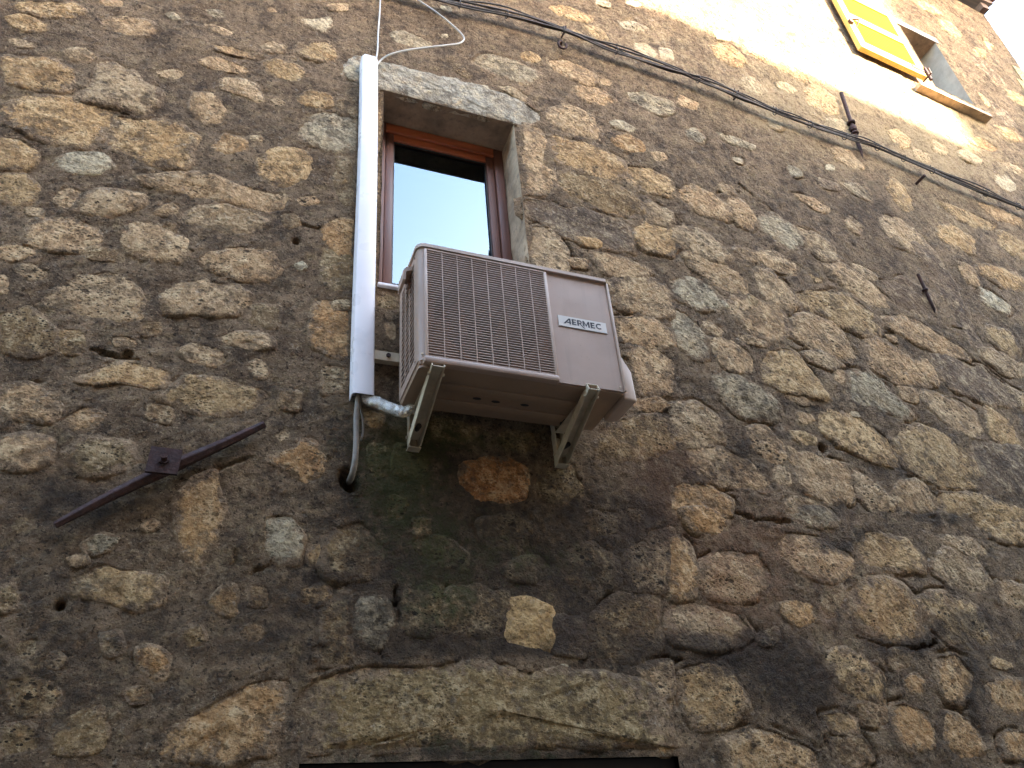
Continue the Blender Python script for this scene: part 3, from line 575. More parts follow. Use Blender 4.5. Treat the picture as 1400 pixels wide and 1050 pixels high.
def press(B, joint=1.0):
    """sink the mortar under a stone and rake out parts of the joint round it"""
    sx, sz = window_of(B, .05); x = GX[sx, sz]; z = GZ[sx, sz]
    if x.size == 0: return
    d = seg_dist(x, z, B); ins = inside(x, z, B); sd = np.where(ins, -d, d)
    hh = H[sx, sz]; size = math.sqrt(max(poly_area(B), 1e-6))
    hh = hh-np.where(sd < 0, np.clip((-sd-np.minimum(.011, size*.07))/.020, 0, 1)*.020, 0)
    gap = np.clip((GAPN[sx, sz]-.16)*3.2, 0, 1)*joint
    hh = hh-gap*.016*np.exp(-((sd-.006)/.0080)**2)
    H[sx, sz] = hh; TAKEN[sx, sz] |= sd < .014
OUT = []
for i, (tn, P) in enumerate(STONES):
    v = P.mean(0); px, py = to_px(v[0], float(wall_y(v[0])), v[1]); sz_ = math.sqrt(max(poly_area(P), 1e-6))
    B = outline(P, i, None, min(.016+.012*float(np.clip((px-600)/400, 0, 1)), sz_*.13)); OUT.append((tn, B))
    px, py = to_px(B[:, 0].mean(), float(wall_y(B[:, 0].mean())), B[:, 1].mean())
    press(B, np.clip((px-500)/500, .25, 1.0))
for P in [LINTEL, LONG]+JAMBS: press(outline(P, 3, 60), .8)
# small filler stones in what is left of the frame
GXv = gx[(gx > -1.2) & (gx < XC-.1)]; nfill = 0; FILL = []
while nfill < max(0, 298-len(OUT)):
    px, py = rnd.uniform(0, 1400), rnd.uniform(0, 1040); v = on_wall(px, py)
    i, j = np.searchsorted(gx, v.x), np.searchsorted(gz, v.z)
    if i >= len(gx) or j >= len(gz) or TAKEN[i, j] or v.x > XC-.1: continue
    if any(x0-.06 < v.x < x1+.06 and z0-.06 < v.z < z1+.06 for x0, x1, z0, z1 in OPEN): continue
    w = rnd.uniform(.018, .042)*(1.5 if v.x > 2.5 else 1); hgt = w*rnd.uniform(.45, .8); k = rnd.randint(6, 8)
    P = np.array([(v.x+w*math.cos(a)*rnd.uniform(.75, 1.15), v.z+hgt*math.sin(a)*rnd.uniform(.7, 1.15)) for a in [2*math.pi*q/k for q in range(k)]])
    B = outline(P, 500+nfill, 14); press(B, .3); FILL.append((rnd.choice('pbbtyp'), B)); nfill += 1
# out of the frame the rubble goes on: one joined part
RUB = []
for zrow in np.arange(.12, WALL_TOP-.1, .19):
    x = -5.9+rnd.uniform(0, .2)
    while x < XC-.25:
        w = rnd.uniform(.14, .36); hgt = rnd.uniform(.12, .19); cx, cz = x+w/2, zrow+rnd.uniform(-.02, .02); x += w+rnd.uniform(.02, .07)
        px, py = to_px(cx, float(wall_y(cx)), cz)
        if -70 < px < 1470 and -45 < py < 1075: continue
        if cz > EYE+.3 and abs(px) > 5000: continue
        if any(x0-.12 < cx+w/2 and cx-w/2 < x1+.12 and z0-.12 < cz+hgt/2 and cz-hgt/2 < z1+.12 for x0, x1, z0, z1 in OPEN): continue
        P = np.array([(cx+sx*w/2*rnd.uniform(.8, 1), cz+sz*hgt/2*rnd.uniform(.75, 1)) for sx, sz in ((-1, -1), (0, -1), (1, -1), (1, 0), (1, 1), (0, 1), (-1, 1), (-1, 0))])
        B = outline(P, len(RUB), 16); press(B, .6); RUB.append(B)
for cr in CRACKS:
    P = np.array([(lambda v: (v.x, v.z))(on_wall(*[float(q) for q in w.split(',')])) for w in cr.split()])
    sx, sz = window_of(P, .05); x = GX[sx, sz]; z = GZ[sx, sz]
    x2 = x+fbm(x, z, 16, 4, 40, .65)*.020; z2 = z+fbm(x, z, 16, 4, 41, .65)*.026
    H[sx, sz] -= .020*np.exp(-(seg_dist(x2, z2, P, False)/.0056)**2)*np.clip(.45+1.6*fbm(x, z, 9, 2, 44), 0, 1)
# the hole the drain hose goes into, smaller broken holes
for (px, py, r, dp) in ((479, 656, .026, .09), (172, 486, .014, .05), (65, 570, .012, .05), (82, 828, .012, .05), (1125, 612, .02, .04), (398, 302, .022, .05), (405, 330, .010, .04), (745, 262, .012, .04), (900, 590, .012, .04)):
    v = on_wall(px, py); d = np.hypot(GX-v.x, (GZ-v.z)/1.25)*(1+.55*fbm(GX, GZ, 26, 3, 77)); H -= dp*np.exp(-(d/r)**3)
# edges of openings stay true
for x0, x1, z0, z1 in OPEN:
    d = np.maximum(np.maximum(x0-GX, GX-x1), np.maximum(z0-GZ, GZ-z1)); k = np.clip(d/.02, 0, 1); H = np.where(d < .02, H*k, H)

house = empty('stone_house', (0, D, 0), 'old tufa rubble stone house wall carrying the air conditioner', 'house')
nx, nz = len(gx), len(gz)
co = np.column_stack([GX.ravel(), (wall_y(GX)-H).ravel(), GZ.ravel()])
idx = np.arange(nx*nz).reshape(nx, nz)
quads = np.stack([idx[:-1, :-1], idx[1:, :-1], idx[1:, 1:], idx[:-1, 1:]], -1)
cxm = (gx[:-1]+gx[1:])/2; czm = (gz[:-1]+gz[1:])/2; CXM, CZM = np.meshgrid(cxm, czm, indexing='ij')
keep = np.ones(CXM.shape, bool)
for x0, x1, z0, z1 in OPEN: keep &= ~((CXM > x0) & (CXM < x1) & (CZM > z0) & (CZM < z1))
quads = quads[keep]
me = bpy.data.meshes.new('wall'); nq = len(quads)
me.vertices.add(len(co)); me.vertices.foreach_set('co', co.ravel())
me.loops.add(nq*4); me.loops.foreach_set('vertex_index', quads.ravel().astype(np.int32))
me.polygons.add(nq); me.polygons.foreach_set('loop_start', np.arange(0, nq*4, 4, dtype=np.int32)); me.polygons.foreach_set('loop_total', np.full(nq, 4, dtype=np.int32))
me.polygons.foreach_set('use_smooth', np.ones(nq, bool)); me.update(calc_edges=True); me.validate()
set_attr(me, 'stain_shade', stain_shade(GX.ravel(), GZ.ravel()))
me.materials.append(M['mortar'])
wall = bpy.data.objects.new('wall', me); put(wall, house)
wall['label'] = 'brown lime mortar between the tufa stones'

def stone_obj(name, B, tone, proud, seed, parent, jitter=.12):
    W, F, rim, XZ = stone_geo(B, proud, seed)
    me = bpy.data.meshes.new(name); me.from_pydata(W.tolist(), [], F); me.polygons.foreach_set('use_smooth', [True]*len(F))
    st = stain_shade(XZ[:, 0], XZ[:, 1])*(.12 if tone == 's' else 1)
    cx_, cz_ = B.mean(0); px_, py_ = to_px(cx_, float(wall_y(cx_)), cz_); left = float(np.clip((620-px_)/200, 0, 1)*np.clip((py_-380)/250, 0, 1))
    rim = rim*rnd.uniform(.80, 1.12)+.20*left+.11*float(np.clip((py_-600)/150, 0, 1)*np.clip((px_-700)/200, 0, 1))
    if tone in 'or': st = st*.6
    if tone == 's' or name == 'lintel': rim = rim*.62; st = st*(.3 if name == 'lintel' else 1)
    set_attr(me, 'stain_shade', st); set_attr(me, 'rim', np.column_stack([rim]*3+[np.ones_like(rim)]))
    me.materials.append(M['stone']); me.update()
    o = bpy.data.objects.new(name, me); put(o, parent)
    k = 1+rnd.uniform(-jitter, jitter); w = rnd.uniform(-.05, .05); r, g, b, p = TONE[tone]
    o.color = (r*k*(1+w), g*k, b*k*(1-w), p*rnd.uniform(.75, 1.15)); return o
for i, (tn, B) in enumerate(OUT): stone_obj('stone', B, tn, rnd.uniform(.45, 1.25), i, wall)
for i, (tn, B) in enumerate(FILL): stone_obj('stone', B, tn, .9, 900+i, wall)
for k, P in enumerate(JAMBS): stone_obj('jamb_stone', outline(P, 70+k, 40), 'b' if k < 3 else 'p', .6, 70+k, wall)
o = stone_obj('lintel', outline(LINTEL, 61, 90), 'g', 1.2, 61, house); o.color = (.47, .475, .48, .35); o['label'] = 'pale grey stone lintel over the near window'
o = stone_obj('door_lintel', outline(LONG, 62, 90), 'y', 1.6, 62, house); o.color = (.33, .255, .15, .75); o['label'] = 'long pitted tufa stone over the doorway'
VV = []; FF = []; RR = []; SS = []
for i, B in enumerate(RUB):
    W, F, rim, XZ = stone_geo(B, 1.0, 2000+i); o0 = sum(len(v) for v in VV) if False else (VV and VV[-1][0]+len(VV[-1][1]) or 0)
    VV.append((o0, W)); FF += [tuple(q+o0 for q in f) for f in F]; RR.append(rim); SS.append(XZ)
W = np.concatenate([v[1] for v in VV]); RR = np.concatenate(RR); SS = np.concatenate(SS)
me = bpy.data.meshes.new('stone_rubble'); me.from_pydata(W.tolist(), [], FF); me.polygons.foreach_set('use_smooth', [True]*len(FF))
set_attr(me, 'stain_shade', stain_shade(SS[:, 0], SS[:, 1])); set_attr(me, 'rim', np.column_stack([RR]*3+[np.ones_like(RR)])); me.materials.append(M['rubble'])
tag(put(bpy.data.objects.new('stone_rubble', me), house), kind='stuff')

# ------------------------------------------------------------------ near window
RD = .18                                           # reveal depth
yf = D+RD
win = MB()
win.box((WX0+.002, yf, WZ0+.03), (WX0+.052, yf+.07, WZ1-.003), .004); win.box((WX1-.052, yf, WZ0+.03), (WX1-.002, yf+.07, WZ1-.003), .004)
window = win.build('window', M['wood_dark'], house, smooth=40); window['label'] = 'brown wooden window reflecting blue sky'
box('head_rail', (WX0+.053, yf+.001, WZ1-.062), (WX1-.053, yf+.07, WZ1-.003), M['wood_red'], window, .004)
box('foot_rail', (WX0+.053, yf+.001, WZ0+.03), (WX1-.053, yf+.07, WZ0+.08), M['wood_dark'], window, .004)
sx0, sx1, sz0, sz1 = WX0+.055, WX1-.055, WZ0+.083, WZ1-.065
s = MB(); s.box((sx0, yf+.012, sz0), (sx0+.042, yf+.062, sz1), .005); s.box((sx1-.042, yf+.012, sz0), (sx1, yf+.062, sz1), .005); s.build('sash_stile', M['wood_dark'], window, smooth=40)
box('sash_top_rail', (sx0+.043, yf+.013, sz1-.048), (sx1-.043, yf+.062, sz1), M['wood_red'], window, .004)
box('sash_bottom_rail', (sx0+.043, yf+.013, sz0), (sx1-.043, yf+.062, sz0+.06), M['wood_dark'], window, .004)
g = MB()
for a, b in (((sx0+.0425, yf+.022, sz0+.06), (sx0+.048, yf+.03, sz1-.0485)), ((sx1-.048, yf+.022, sz0+.06), (sx1-.0425, yf+.03, sz1-.0485)), ((sx0+.048, yf+.022, sz1-.054), (sx1-.048, yf+.03, sz1-.0485))): g.box(a, b)
g.build('glazing_bead', M['cable_black'], window)
box('pane', (sx0+.04, yf+.034, sz0+.05), (sx1-.04, yf+.038, sz1-.04), M['glass'], window)
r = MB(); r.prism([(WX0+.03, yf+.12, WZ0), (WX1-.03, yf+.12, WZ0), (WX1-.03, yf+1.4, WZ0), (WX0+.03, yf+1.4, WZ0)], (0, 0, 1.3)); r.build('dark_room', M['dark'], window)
def reveal(name, mat, parent, pts_grid, amp, seed):
    """rough plaster sheet on a grid of points, pushed about along its own normal"""
    me = bpy.data.meshes.new(name); A = np.asarray(pts_grid); n0, n1 = A.shape[:2]
    nrm = np.cross(A[-1, 0]-A[0, 0], A[0, -1]-A[0, 0]); nrm = nrm/np.linalg.norm(nrm)
    u, v = np.meshgrid(np.arange(n0), np.arange(n1), indexing='ij'); h = fbm(u*.12+seed, v*.12, 1, 4, seed)*amp*np.minimum(1, np.minimum(u, v)/2)
    A = A+h[..., None]*nrm; q = np.arange(n0*n1).reshape(n0, n1)
    F = np.stack([q[:-1, :-1], q[1:, :-1], q[1:, 1:], q[:-1, 1:]], -1).reshape(-1, 4)
    me.from_pydata(A.reshape(-1, 3).tolist(), [], F.tolist()); me.polygons.foreach_set('use_smooth', [True]*len(F)); me.materials.append(mat)
    return put(bpy.data.objects.new(name, me), parent)
def sheet(a, b, c, n0, n1):
    a, b, c = map(np.array, (a, b, c)); u = np.linspace(0, 1, n0)[:, None, None]; v = np.linspace(0, 1, n1)[None, :, None]; return a+(b-a)*u+(c-a)*v
reveal('reveal_side', M['plaster'], window, sheet((WX1, D-.004, WZ0), (WX1, yf+.09, WZ0), (WX1, D-.004, WZ1+.02), 20, 120), .010, 3)['label'] = 'flaking pale plaster on the window reveal'
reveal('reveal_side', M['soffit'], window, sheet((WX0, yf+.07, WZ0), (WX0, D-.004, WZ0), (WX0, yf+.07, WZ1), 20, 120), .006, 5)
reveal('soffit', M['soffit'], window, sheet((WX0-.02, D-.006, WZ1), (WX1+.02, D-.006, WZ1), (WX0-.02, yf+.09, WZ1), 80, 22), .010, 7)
box('sill', (WX0-.006, D-.016, WZ0-.008), (WX1+.006, yf+.07, WZ0+.010), M['pvc'], window, .006)['label'] = 'thin pale stone window sill'

# ------------------------------------------------------------------ far window with its open shutter
yv = float(wall_y((VX0+VX1)/2)); slope = BEND
def yw(x): return float(wall_y(x))
w2 = MB(); RV = .24
w2.prism([(VX0, yw(VX0)+RV, VZ0), (VX0+.07, yw(VX0+.07)+RV, VZ0), (VX0+.07, yw(VX0+.07)+RV+.06, VZ0), (VX0, yw(VX0)+RV+.06, VZ0)], (0, 0, VZ1-VZ0))
w2.prism([(VX1-.07, yw(VX1-.07)+RV, VZ0), (VX1, yw(VX1)+RV, VZ0), (VX1, yw(VX1)+RV+.06, VZ0), (VX1-.07, yw(VX1-.07)+RV+.06, VZ0)], (0, 0, VZ1-VZ0))
w2.prism([(VX0+.071, yw(VX0+.071)+RV+.001, VZ1-.07), (VX1-.071, yw(VX1-.071)+RV+.001, VZ1-.07), (VX1-.071, yw(VX1-.071)+RV+.059, VZ1-.07), (VX0+.071, yw(VX0+.071)+RV+.059, VZ1-.07)], (0, 0, .07))
win2 = w2.build('window', M['wood_red'], house); win2['label'] = 'deep window with grey plastered reveal beside the yellow shutter'
MB().prism([(VX0+.06, yw(VX0)+RV+.03, VZ0), (VX1-.06, yw(VX1)+RV+.03, VZ0), (VX1-.06, yw(VX1)+RV+.035, VZ0), (VX0+.06, yw(VX0)+RV+.035, VZ0)], (0, 0, VZ1-VZ0-.05)).build('pane', M['glass'], win2)
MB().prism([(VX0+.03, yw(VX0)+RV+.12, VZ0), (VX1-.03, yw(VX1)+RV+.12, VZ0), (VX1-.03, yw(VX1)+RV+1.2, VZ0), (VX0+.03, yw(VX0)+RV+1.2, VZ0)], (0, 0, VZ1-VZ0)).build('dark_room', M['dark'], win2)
reveal('reveal_side', M['plaster_grey'], win2, sheet((VX1, yw(VX1)-.004, VZ0), (VX1, yw(VX1)+RV+.06, VZ0), (VX1, yw(VX1)-.004, VZ1), 14, 60), .004, 13)
reveal('reveal_side', M['plaster_grey'], win2, sheet((VX0, yw(VX0)+RV+.06, VZ0), (VX0, yw(VX0)-.004, VZ0), (VX0, yw(VX0)+RV+.06, VZ1), 14, 60), .004, 14)
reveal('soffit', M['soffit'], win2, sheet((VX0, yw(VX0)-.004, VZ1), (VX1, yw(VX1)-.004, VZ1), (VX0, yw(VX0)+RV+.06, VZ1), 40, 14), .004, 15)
# plaster band round the opening
def band(x0, x1, z0, z1, off=.011):
    b = MB(); b.prism([(x0, yw(x0)-off, z0), (x1, yw(x1)-off, z0), (x1, yw(x1)+.03, z0), (x0, yw(x0)+.03, z0)], (0, 0, z1-z0)); return b.build('plaster_band', M['plaster_grey'], win2)
band(VX0-.06, VX1+.05, VZ1+.003, VZ1+.09)
s0 = on_wall(1259, 115, .07); s1 = on_wall(1355, 158, .07)
sz = (s0.z+s1.z)/2
MB().prism([(s0.x, yw(s0.x)-.075, sz-.02), (s1.x, yw(s1.x)-.075, sz-.02), (s1.x, yw(s1.x)+RV, sz-.02), (s0.x, yw(s0.x)+RV, sz-.02)], (0, 0, .046)).build('sill', M['plaster'], win2)
# shutter leaf, hinged at the left side of the opening and folded back against the wall
b0 = on_wall(1175, 66, .05); b1 = on_wall(1266, 109, .05)
SX0, SX1 = b0.x, min(b1.x, VX0-.012); SZ0 = (b0.z+b1.z)/2; SZ1 = SZ0+(VZ1-VZ0)+.04; ST = .045
dxs = SX1-SX0
def sy(x, off): return yw(x)-off
def slab(mb, x0, x1, z0, z1, o0, o1):
    mb.prism([(x0, sy(x0, o1), z0), (x1, sy(x1, o1), z0), (x1, sy(x1, o0), z0), (x0, sy(x0, o0), z0)], (0, 0, z1-z0)); return mb
sh = slab(MB(), SX0, SX0+.085, SZ0, SZ1, .03, .03+ST).build('shutter', M['shutter_frame'], house); slab(MB(), SX1-.085, SX1, SZ0, SZ1, .03, .03+ST).build('shutter_stile', M['shutter_frame'], sh); sh['label'] = 'sunlit yellow louvred wooden shutter folded back against the wall'
for z0, z1 in ((SZ0, SZ0+.11), (SZ1-.11, SZ1), ((SZ0+SZ1)/2-.05, (SZ0+SZ1)/2+.05)): slab(MB(), SX0+.086, SX1-.086, z0, z1, .031, .029+ST).build('shutter_rail', M['shutter_frame'], sh)
n_sl = 26
for k in range(n_sl):
    z = SZ0+.12+(SZ1-SZ0-.24)*(k+.5)/n_sl
    if abs(z-(SZ0+SZ1)/2) < .065: continue
    a = SX0+.08; b = SX1-.08
    MB().prism([(a, sy(a, .068), z-.020), (b, sy(b, .068), z-.020), (b, sy(b, .034), z+.014), (a, sy(a, .034), z+.014)], (0, -.004, .008)).build('slat', M['shutter'], sh)
h1 = MB(); slab(h1, SX0-.01, SX0+.03, SZ0+.33, SZ0+.37, .075, .10); h1.tube([(SX0+.06, sy(SX0, .08), SZ0+.30), (SX0+.075, sy(SX0, .12), SZ0+.36), (SX0+.06, sy(SX0, .08), SZ0+.42)], .008); h1.build('latch', M['iron'], sh)
h2 = MB(); slab(h2, SX1-.16, SX1+.02, SZ0+.06, SZ0+.10, .074, .081); h2.tube([(SX1+.005, sy(SX1, .085), SZ0-.05), (SX1+.005, sy(SX1, .085), SZ0+.12)], .014); h2.tube([(SX1-.03, sy(SX1, .03), SZ0-.03), (SX1-.03, sy(SX1, .13), SZ0-.03), (SX1-.03, sy(SX1, .13), SZ0+.04)], .008); h2.build('hinge', M['iron'], sh)

# ------------------------------------------------------------------ doorway at the foot of the picture
box('door', (DX0+.06, D+.10, 0.02), (DX1-.06, D+.16, DZ1-.07), M['door'], house)['label'] = 'dark wooden door under the long stone'
dr = bpy.data.objects['door']
fm = MB(); fm.box((DX0, D+.03, 0.02), (DX0+.06, D+.20, DZ1)); fm.box((DX1-.06, D+.03, .02), (DX1, D+.20, DZ1)); fm.box((DX0+.06, D+.031, DZ1-.07), (DX1-.06, D+.20, DZ1)); fm.build('door_frame', M['door'], dr)
MB().tube([(DX0+.16, D+.10, 1.05), (DX0+.16, D+.05, 1.05), (DX0+.27, D+.05, 1.05)], .011).build('door_handle', M['iron'], dr)

# ------------------------------------------------------------------ house corner, side wall and eaves
yc = yw(XC)
sd = MB(); sd.prism([(XC, yc+.02, 0), (XC, yc+5, 0), (XC-.3, yc+5, 0), (XC-.3, yc+.03, 0)], (0, 0, WALL_TOP)); sd.build('side_wall', M['rubble'], house)
for k in range(30):
    z = k*.30; 
    if z > WALL_TOP-.1: break
    L = .22 if k % 2 else .34
    MB().prism([(XC-L, yw(XC-L)-.012, z+.01), (XC+.012, yc-.012, z+.01), (XC+.012, yc+.3, z+.01), (XC-L, yw(XC-L)+.3, z+.01)], (0, 0, .285)).build('quoin', M['rubble'], wall)
box('dark_backing', (-6, yc+1.4, 0), (XC-.31, yc+1.6, WALL_TOP), M['dark'], house); box('side_wall', (-6.2, D+.02, 0), (-6.0, yc+1.6, WALL_TOP), M['rubble'], house)  # unseen dark backing and end wall added to keep sky out of gaps
rx0 = -6; ov = OV-(yc-D)
rf = MB(); rf.prism([(rx0, D-ov, WALL_TOP+.13), (rx0, D+4.8, WALL_TOP+1.8), (rx0, D+4.8, WALL_TOP+1.9), (rx0, D-ov, WALL_TOP+.19)], (XC+.12-rx0, BEND*0, 0))
roof = rf.build('roof', M['eave'], house)
for k in range(int((XC+.15-rx0)/.55)+1):
    x = XC-.02-k*.55
    box('rafter', (x-.05, D-ov+.03, WALL_TOP+.02), (x+.05, D+.8, WALL_TOP+.12), M['eave'], roof)
base = None
for k in range(46):
    x = XC+.08-k*.2
    if base is None:
        t = MB(); n = 8
        ring0 = [(math.cos(math.pi*q/n)*.10, 0, math.sin(math.pi*q/n)*.075) for q in range(n+1)]
        ring1 = [(math.cos(math.pi*q/n)*.085, .45, .165+math.sin(math.pi*q/n)*.065) for q in range(n+1)]
        v0 = [t.bm.verts.new(p) for p in ring0]; v1 = [t.bm.verts.new(p) for p in ring1]
        w0 = [t.bm.verts.new((p[0]*.85, p[1], p[2]*.82)) for p in ring0]
        for q in range(n): t.bm.faces.new((v0[q], v0[q+1], v1[q+1], v1[q])); t.bm.faces.new((v0[q], w0[q], w0[q+1], v0[q+1]))
        base = t.build('roof_tile', M['tile'], roof, smooth=40); tl = base
    else:
        tl = base.copy(); COL.objects.link(tl)
    tl.matrix_basis = Matrix.Translation((x, D-ov-.05, WALL_TOP+.195))

# ------------------------------------------------------------------ air conditioner
AX0, AX1, AZ0, AZ1, AF, AB = .574, 1.374, 3.186, 3.735, 2.15, 2.445
ac = empty('air_conditioner', ((AX0+AX1)/2, (AF+AB)/2, AZ0), 'beige outdoor air conditioner unit on wall brackets below the window', 'air conditioner')
GX0, GX1, GZ0, GZ1 = AX0+.022, 1.090, 3.212, 3.715
# left end: rounded front corner, louvred side
def arc(cx, cy, r, a0, a1, n=7): return [(cx+r*math.cos(R(a0+(a1-a0)*k/n)), cy+r*math.sin(R(a0+(a1-a0)*k/n))) for k in range(n+1)]
pts = [(GX0, AF+.03), (GX0, AF)]+arc(AX0+.03, AF+.03, .03, 255, 180)[0:]+[(AX0, AF+.062), (AX0+.012, AF+.062), (AX0+.012, AF+.035)]
pts = [(x, y, AZ0+.012) for x, y in pts]
MB().prism(pts, (0, 0, AZ1-.006-AZ0-.012)).build('corner_post', M['ac'], ac, smooth=35)
box('rear_post', (AX0, AB-.035, AZ0+.012), (AX0+.02, AB, AZ1-.006), M['ac'], ac, .003)
box('side_rail', (AX0, AF+.062, AZ1-.045), (AX0+.012, AB-.035, AZ1-.006), M['ac'], ac)
box('side_rail', (AX0, AF+.062, AZ0+.012), (AX0+.012, AB-.035, AZ0+.05), M['ac'], ac)
n = 19; base = None
for k in range(n):
    z = AZ0+.055+(AZ1-AZ0-.105)*(k+.5)/n
    q = MB(); q.prism([(AX0, AF+.062, -.004), (AX0+.010, AF+.062, .006), (AX0+.010, AF+.062, .012), (AX0, AF+.062, .003)], (0, AB-.035-AF-.062, 0)) if base is None else None
    if base is None: base = q.build('side_slat', M['ac'], ac); o = base
    else: o = base.copy(); COL.objects.link(o)
    o.matrix_basis = Matrix.Translation((0, 0, z))
for f in (.36, .68): y = AF+.062+(AB-.035-AF-.062)*f; box('side_bar', (AX0-.001, y-.004, AZ0+.05), (AX0+.006, y+.004, AZ1-.045), M['ac'], ac)
# front panel right of the grille
pts = [(GX1+.012, AF+.03), (GX1+.012, AF+.004)]+[(AX1-.012, AF+.004)]+arc(AX1-.010, AF+.014, .010, 275, 360, 5)+[(AX1, AB), (AX1-.012, AB), (AX1-.012, AF+.03)]
MB().prism([(x, y, AZ0+.002) for x, y in pts], (0, 0, AZ1-AZ0-.016)).build('front_panel', M['ac'], ac, smooth=35)
# top lid with a thin turned-down lip
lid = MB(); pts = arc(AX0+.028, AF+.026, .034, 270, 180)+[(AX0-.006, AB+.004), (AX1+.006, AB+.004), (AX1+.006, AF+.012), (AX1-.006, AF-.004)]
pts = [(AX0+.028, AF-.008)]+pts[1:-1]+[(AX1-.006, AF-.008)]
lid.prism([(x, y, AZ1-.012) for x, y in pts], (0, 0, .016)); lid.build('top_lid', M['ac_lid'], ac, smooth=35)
box('edge_trim', (AX1-.004, AF-.003, AZ0+.004), (AX1+.005, AF+.012, AZ1-.013), M['ac_lid'], ac, .002)
# base pan: shallow tray with a pressed rib
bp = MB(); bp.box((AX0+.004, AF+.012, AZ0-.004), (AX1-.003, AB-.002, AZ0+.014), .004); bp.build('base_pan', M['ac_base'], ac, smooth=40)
pan = bpy.data.objects['base_pan']
box('pressed_rib', (AX0+.10, AF+.10, AZ0-.011), (AX1-.10, AF+.145, AZ0-.003), M['ac_base'], pan, .003)
box('pressed_rib', (AX0+.10, AF+.20, AZ0-.011), (AX1-.10, AF+.245, AZ0-.003), M['ac_base'], pan, .003)
q = MB(); pts = arc(AX0+.006+.014, AF+.028, .016, 270, 180, 5)+[(AX0+.004, AB-.03), (AX0+.012, AB-.018), (AX0+.085, AB-.018), (AX0+.085, AF+.012)]
q.prism([(x, y, AZ0-.014) for x, y in pts], (0, 0, .0095)); q.build('end_plate', M['ac_base'], pan, smooth=35)
for x, y in ((.84, AF+.172), (.915, AF+.176), (1.03, AF+.172)):
    MB().prism([(x+.017*math.cos(2*math.pi*k/14), y+.008*math.sin(2*math.pi*k/14), AZ0-.0052) for k in range(14)], (0, 0, .0008)).build('drain_hole', M['ac_dark'], pan)
# inside: condenser, shroud and fan
box('rear_panel', (AX0+.021, AB-.014, AZ0+.015), (AX1-.013, AB, AZ1-.014), M['ac_in'], ac)
shroud = MB(); cx, cz, fr_ = (GX0+GX1)/2+.005, (GZ0+GZ1)/2, .215; nseg = 48; y = AF+.026
ring = [(cx+fr_*math.cos(2*math.pi*k/nseg), cz+fr_*math.sin(2*math.pi*k/nseg)) for k in range(nseg)]
def sq(k):
    a = 2*math.pi*k/nseg; c, s_ = math.cos(a), math.sin(a); f = 1/max(abs(c)/.248, abs(s_)/.252); return (cx+c*f, cz+s_*f)
vi = [shroud.bm.verts.new((p[0], y, p[1])) for p in ring]; vo = [shroud.bm.verts.new((sq(k)[0], y, sq(k)[1])) for k in range(nseg)]; vb = [shroud.bm.verts.new((p[0], y+.05, p[1])) for p in ring]
for k in range(nseg):
    shroud.bm.faces.new((vi[k], vi[(k+1) % nseg], vo[(k+1) % nseg], vo[k])); shroud.bm.faces.new((vi[k], vb[k], vb[(k+1) % nseg], vi[(k+1) % nseg]))
shroud.build('fan_shroud', M['ac_in'], ac)
fan = MB(); fan.tube([(cx, y+.02, cz), (cx, y+.09, cz)], .055, 20)
fan = fan.build('fan', M['ac_dark'], ac, smooth=40)
for k in range(3):
    a0 = 2*math.pi*k/3+.4; f = MB(); rows = []
    for j in range(6):
        rr = .05+(fr_-.065)*j/5; wv = .35+.35*j/5
        rows.append([f.bm.verts.new((cx+rr*math.cos(a0+t*wv*2.2), y+.035+.035*t, cz+rr*math.sin(a0+t*wv*2.2))) for t in (-.5, -.17, .17, .5)])
    for a, b in zip(rows, rows[1:]):
        for i in range(3): f.bm.faces.new((a[i], a[i+1], b[i+1], b[i]))
    f.build('fan_blade', M['ac_dark'], fan, smooth=True)
box('partition', (GX1-.004, AF+.05, AZ0+.015), (GX1+.004, AB-.015, AZ1-.014), M['ac_dark'], ac)
# grille: frame, bars and slats
gf = MB(); gf.box((GX0, AF-.006, GZ0-.022), (GX0+.012, AF+.02, GZ1+.002), .003); 
grille = gf.build('grille', M['ac_lid'], ac, smooth=40); box('grille_stile', (GX1-.002, AF-.006, GZ0-.0225), (GX1+.011, AF+.02, GZ1+.0015), M['ac_lid'], grille, .003)
box('grille_lip', (GX0-.006, AF-.012, GZ0-.030), (GX1+.011, AF+.022, GZ0-.002), M['ac'], grille, .008)
box('grille_head', (GX0+.0125, AF-.004, GZ1-.004), (GX1-.0025, AF+.02, GZ1+.004), M['ac_lid'], grille)
n = 44; base = None
for k in range(n):
    z = GZ0+(GZ1-GZ0-.004)*(k+.5)/n
    if base is None:
        q = MB(); q.prism([(GX0+.011, AF-.001, -.0022), (GX0+.011, AF-.001, .0016), (GX0+.011, AF+.006, .0022), (GX0+.011, AF+.006, -.0008)], (GX1-GX0-.012, 0, 0)); base = q.build('grille_slat', M['ac'], grille); o = base
    else: o = base.copy(); COL.objects.link(o)
    o.matrix_basis = Matrix.Translation((0, 0, z))
for k in range(1, 8):
    x = GX0+.011+(GX1-GX0-.013)*k/8; box('grille_bar', (x-.0016, AF-.0025, GZ0-.003), (x+.0016, AF+.004, GZ1-.003), M['ac'], grille)
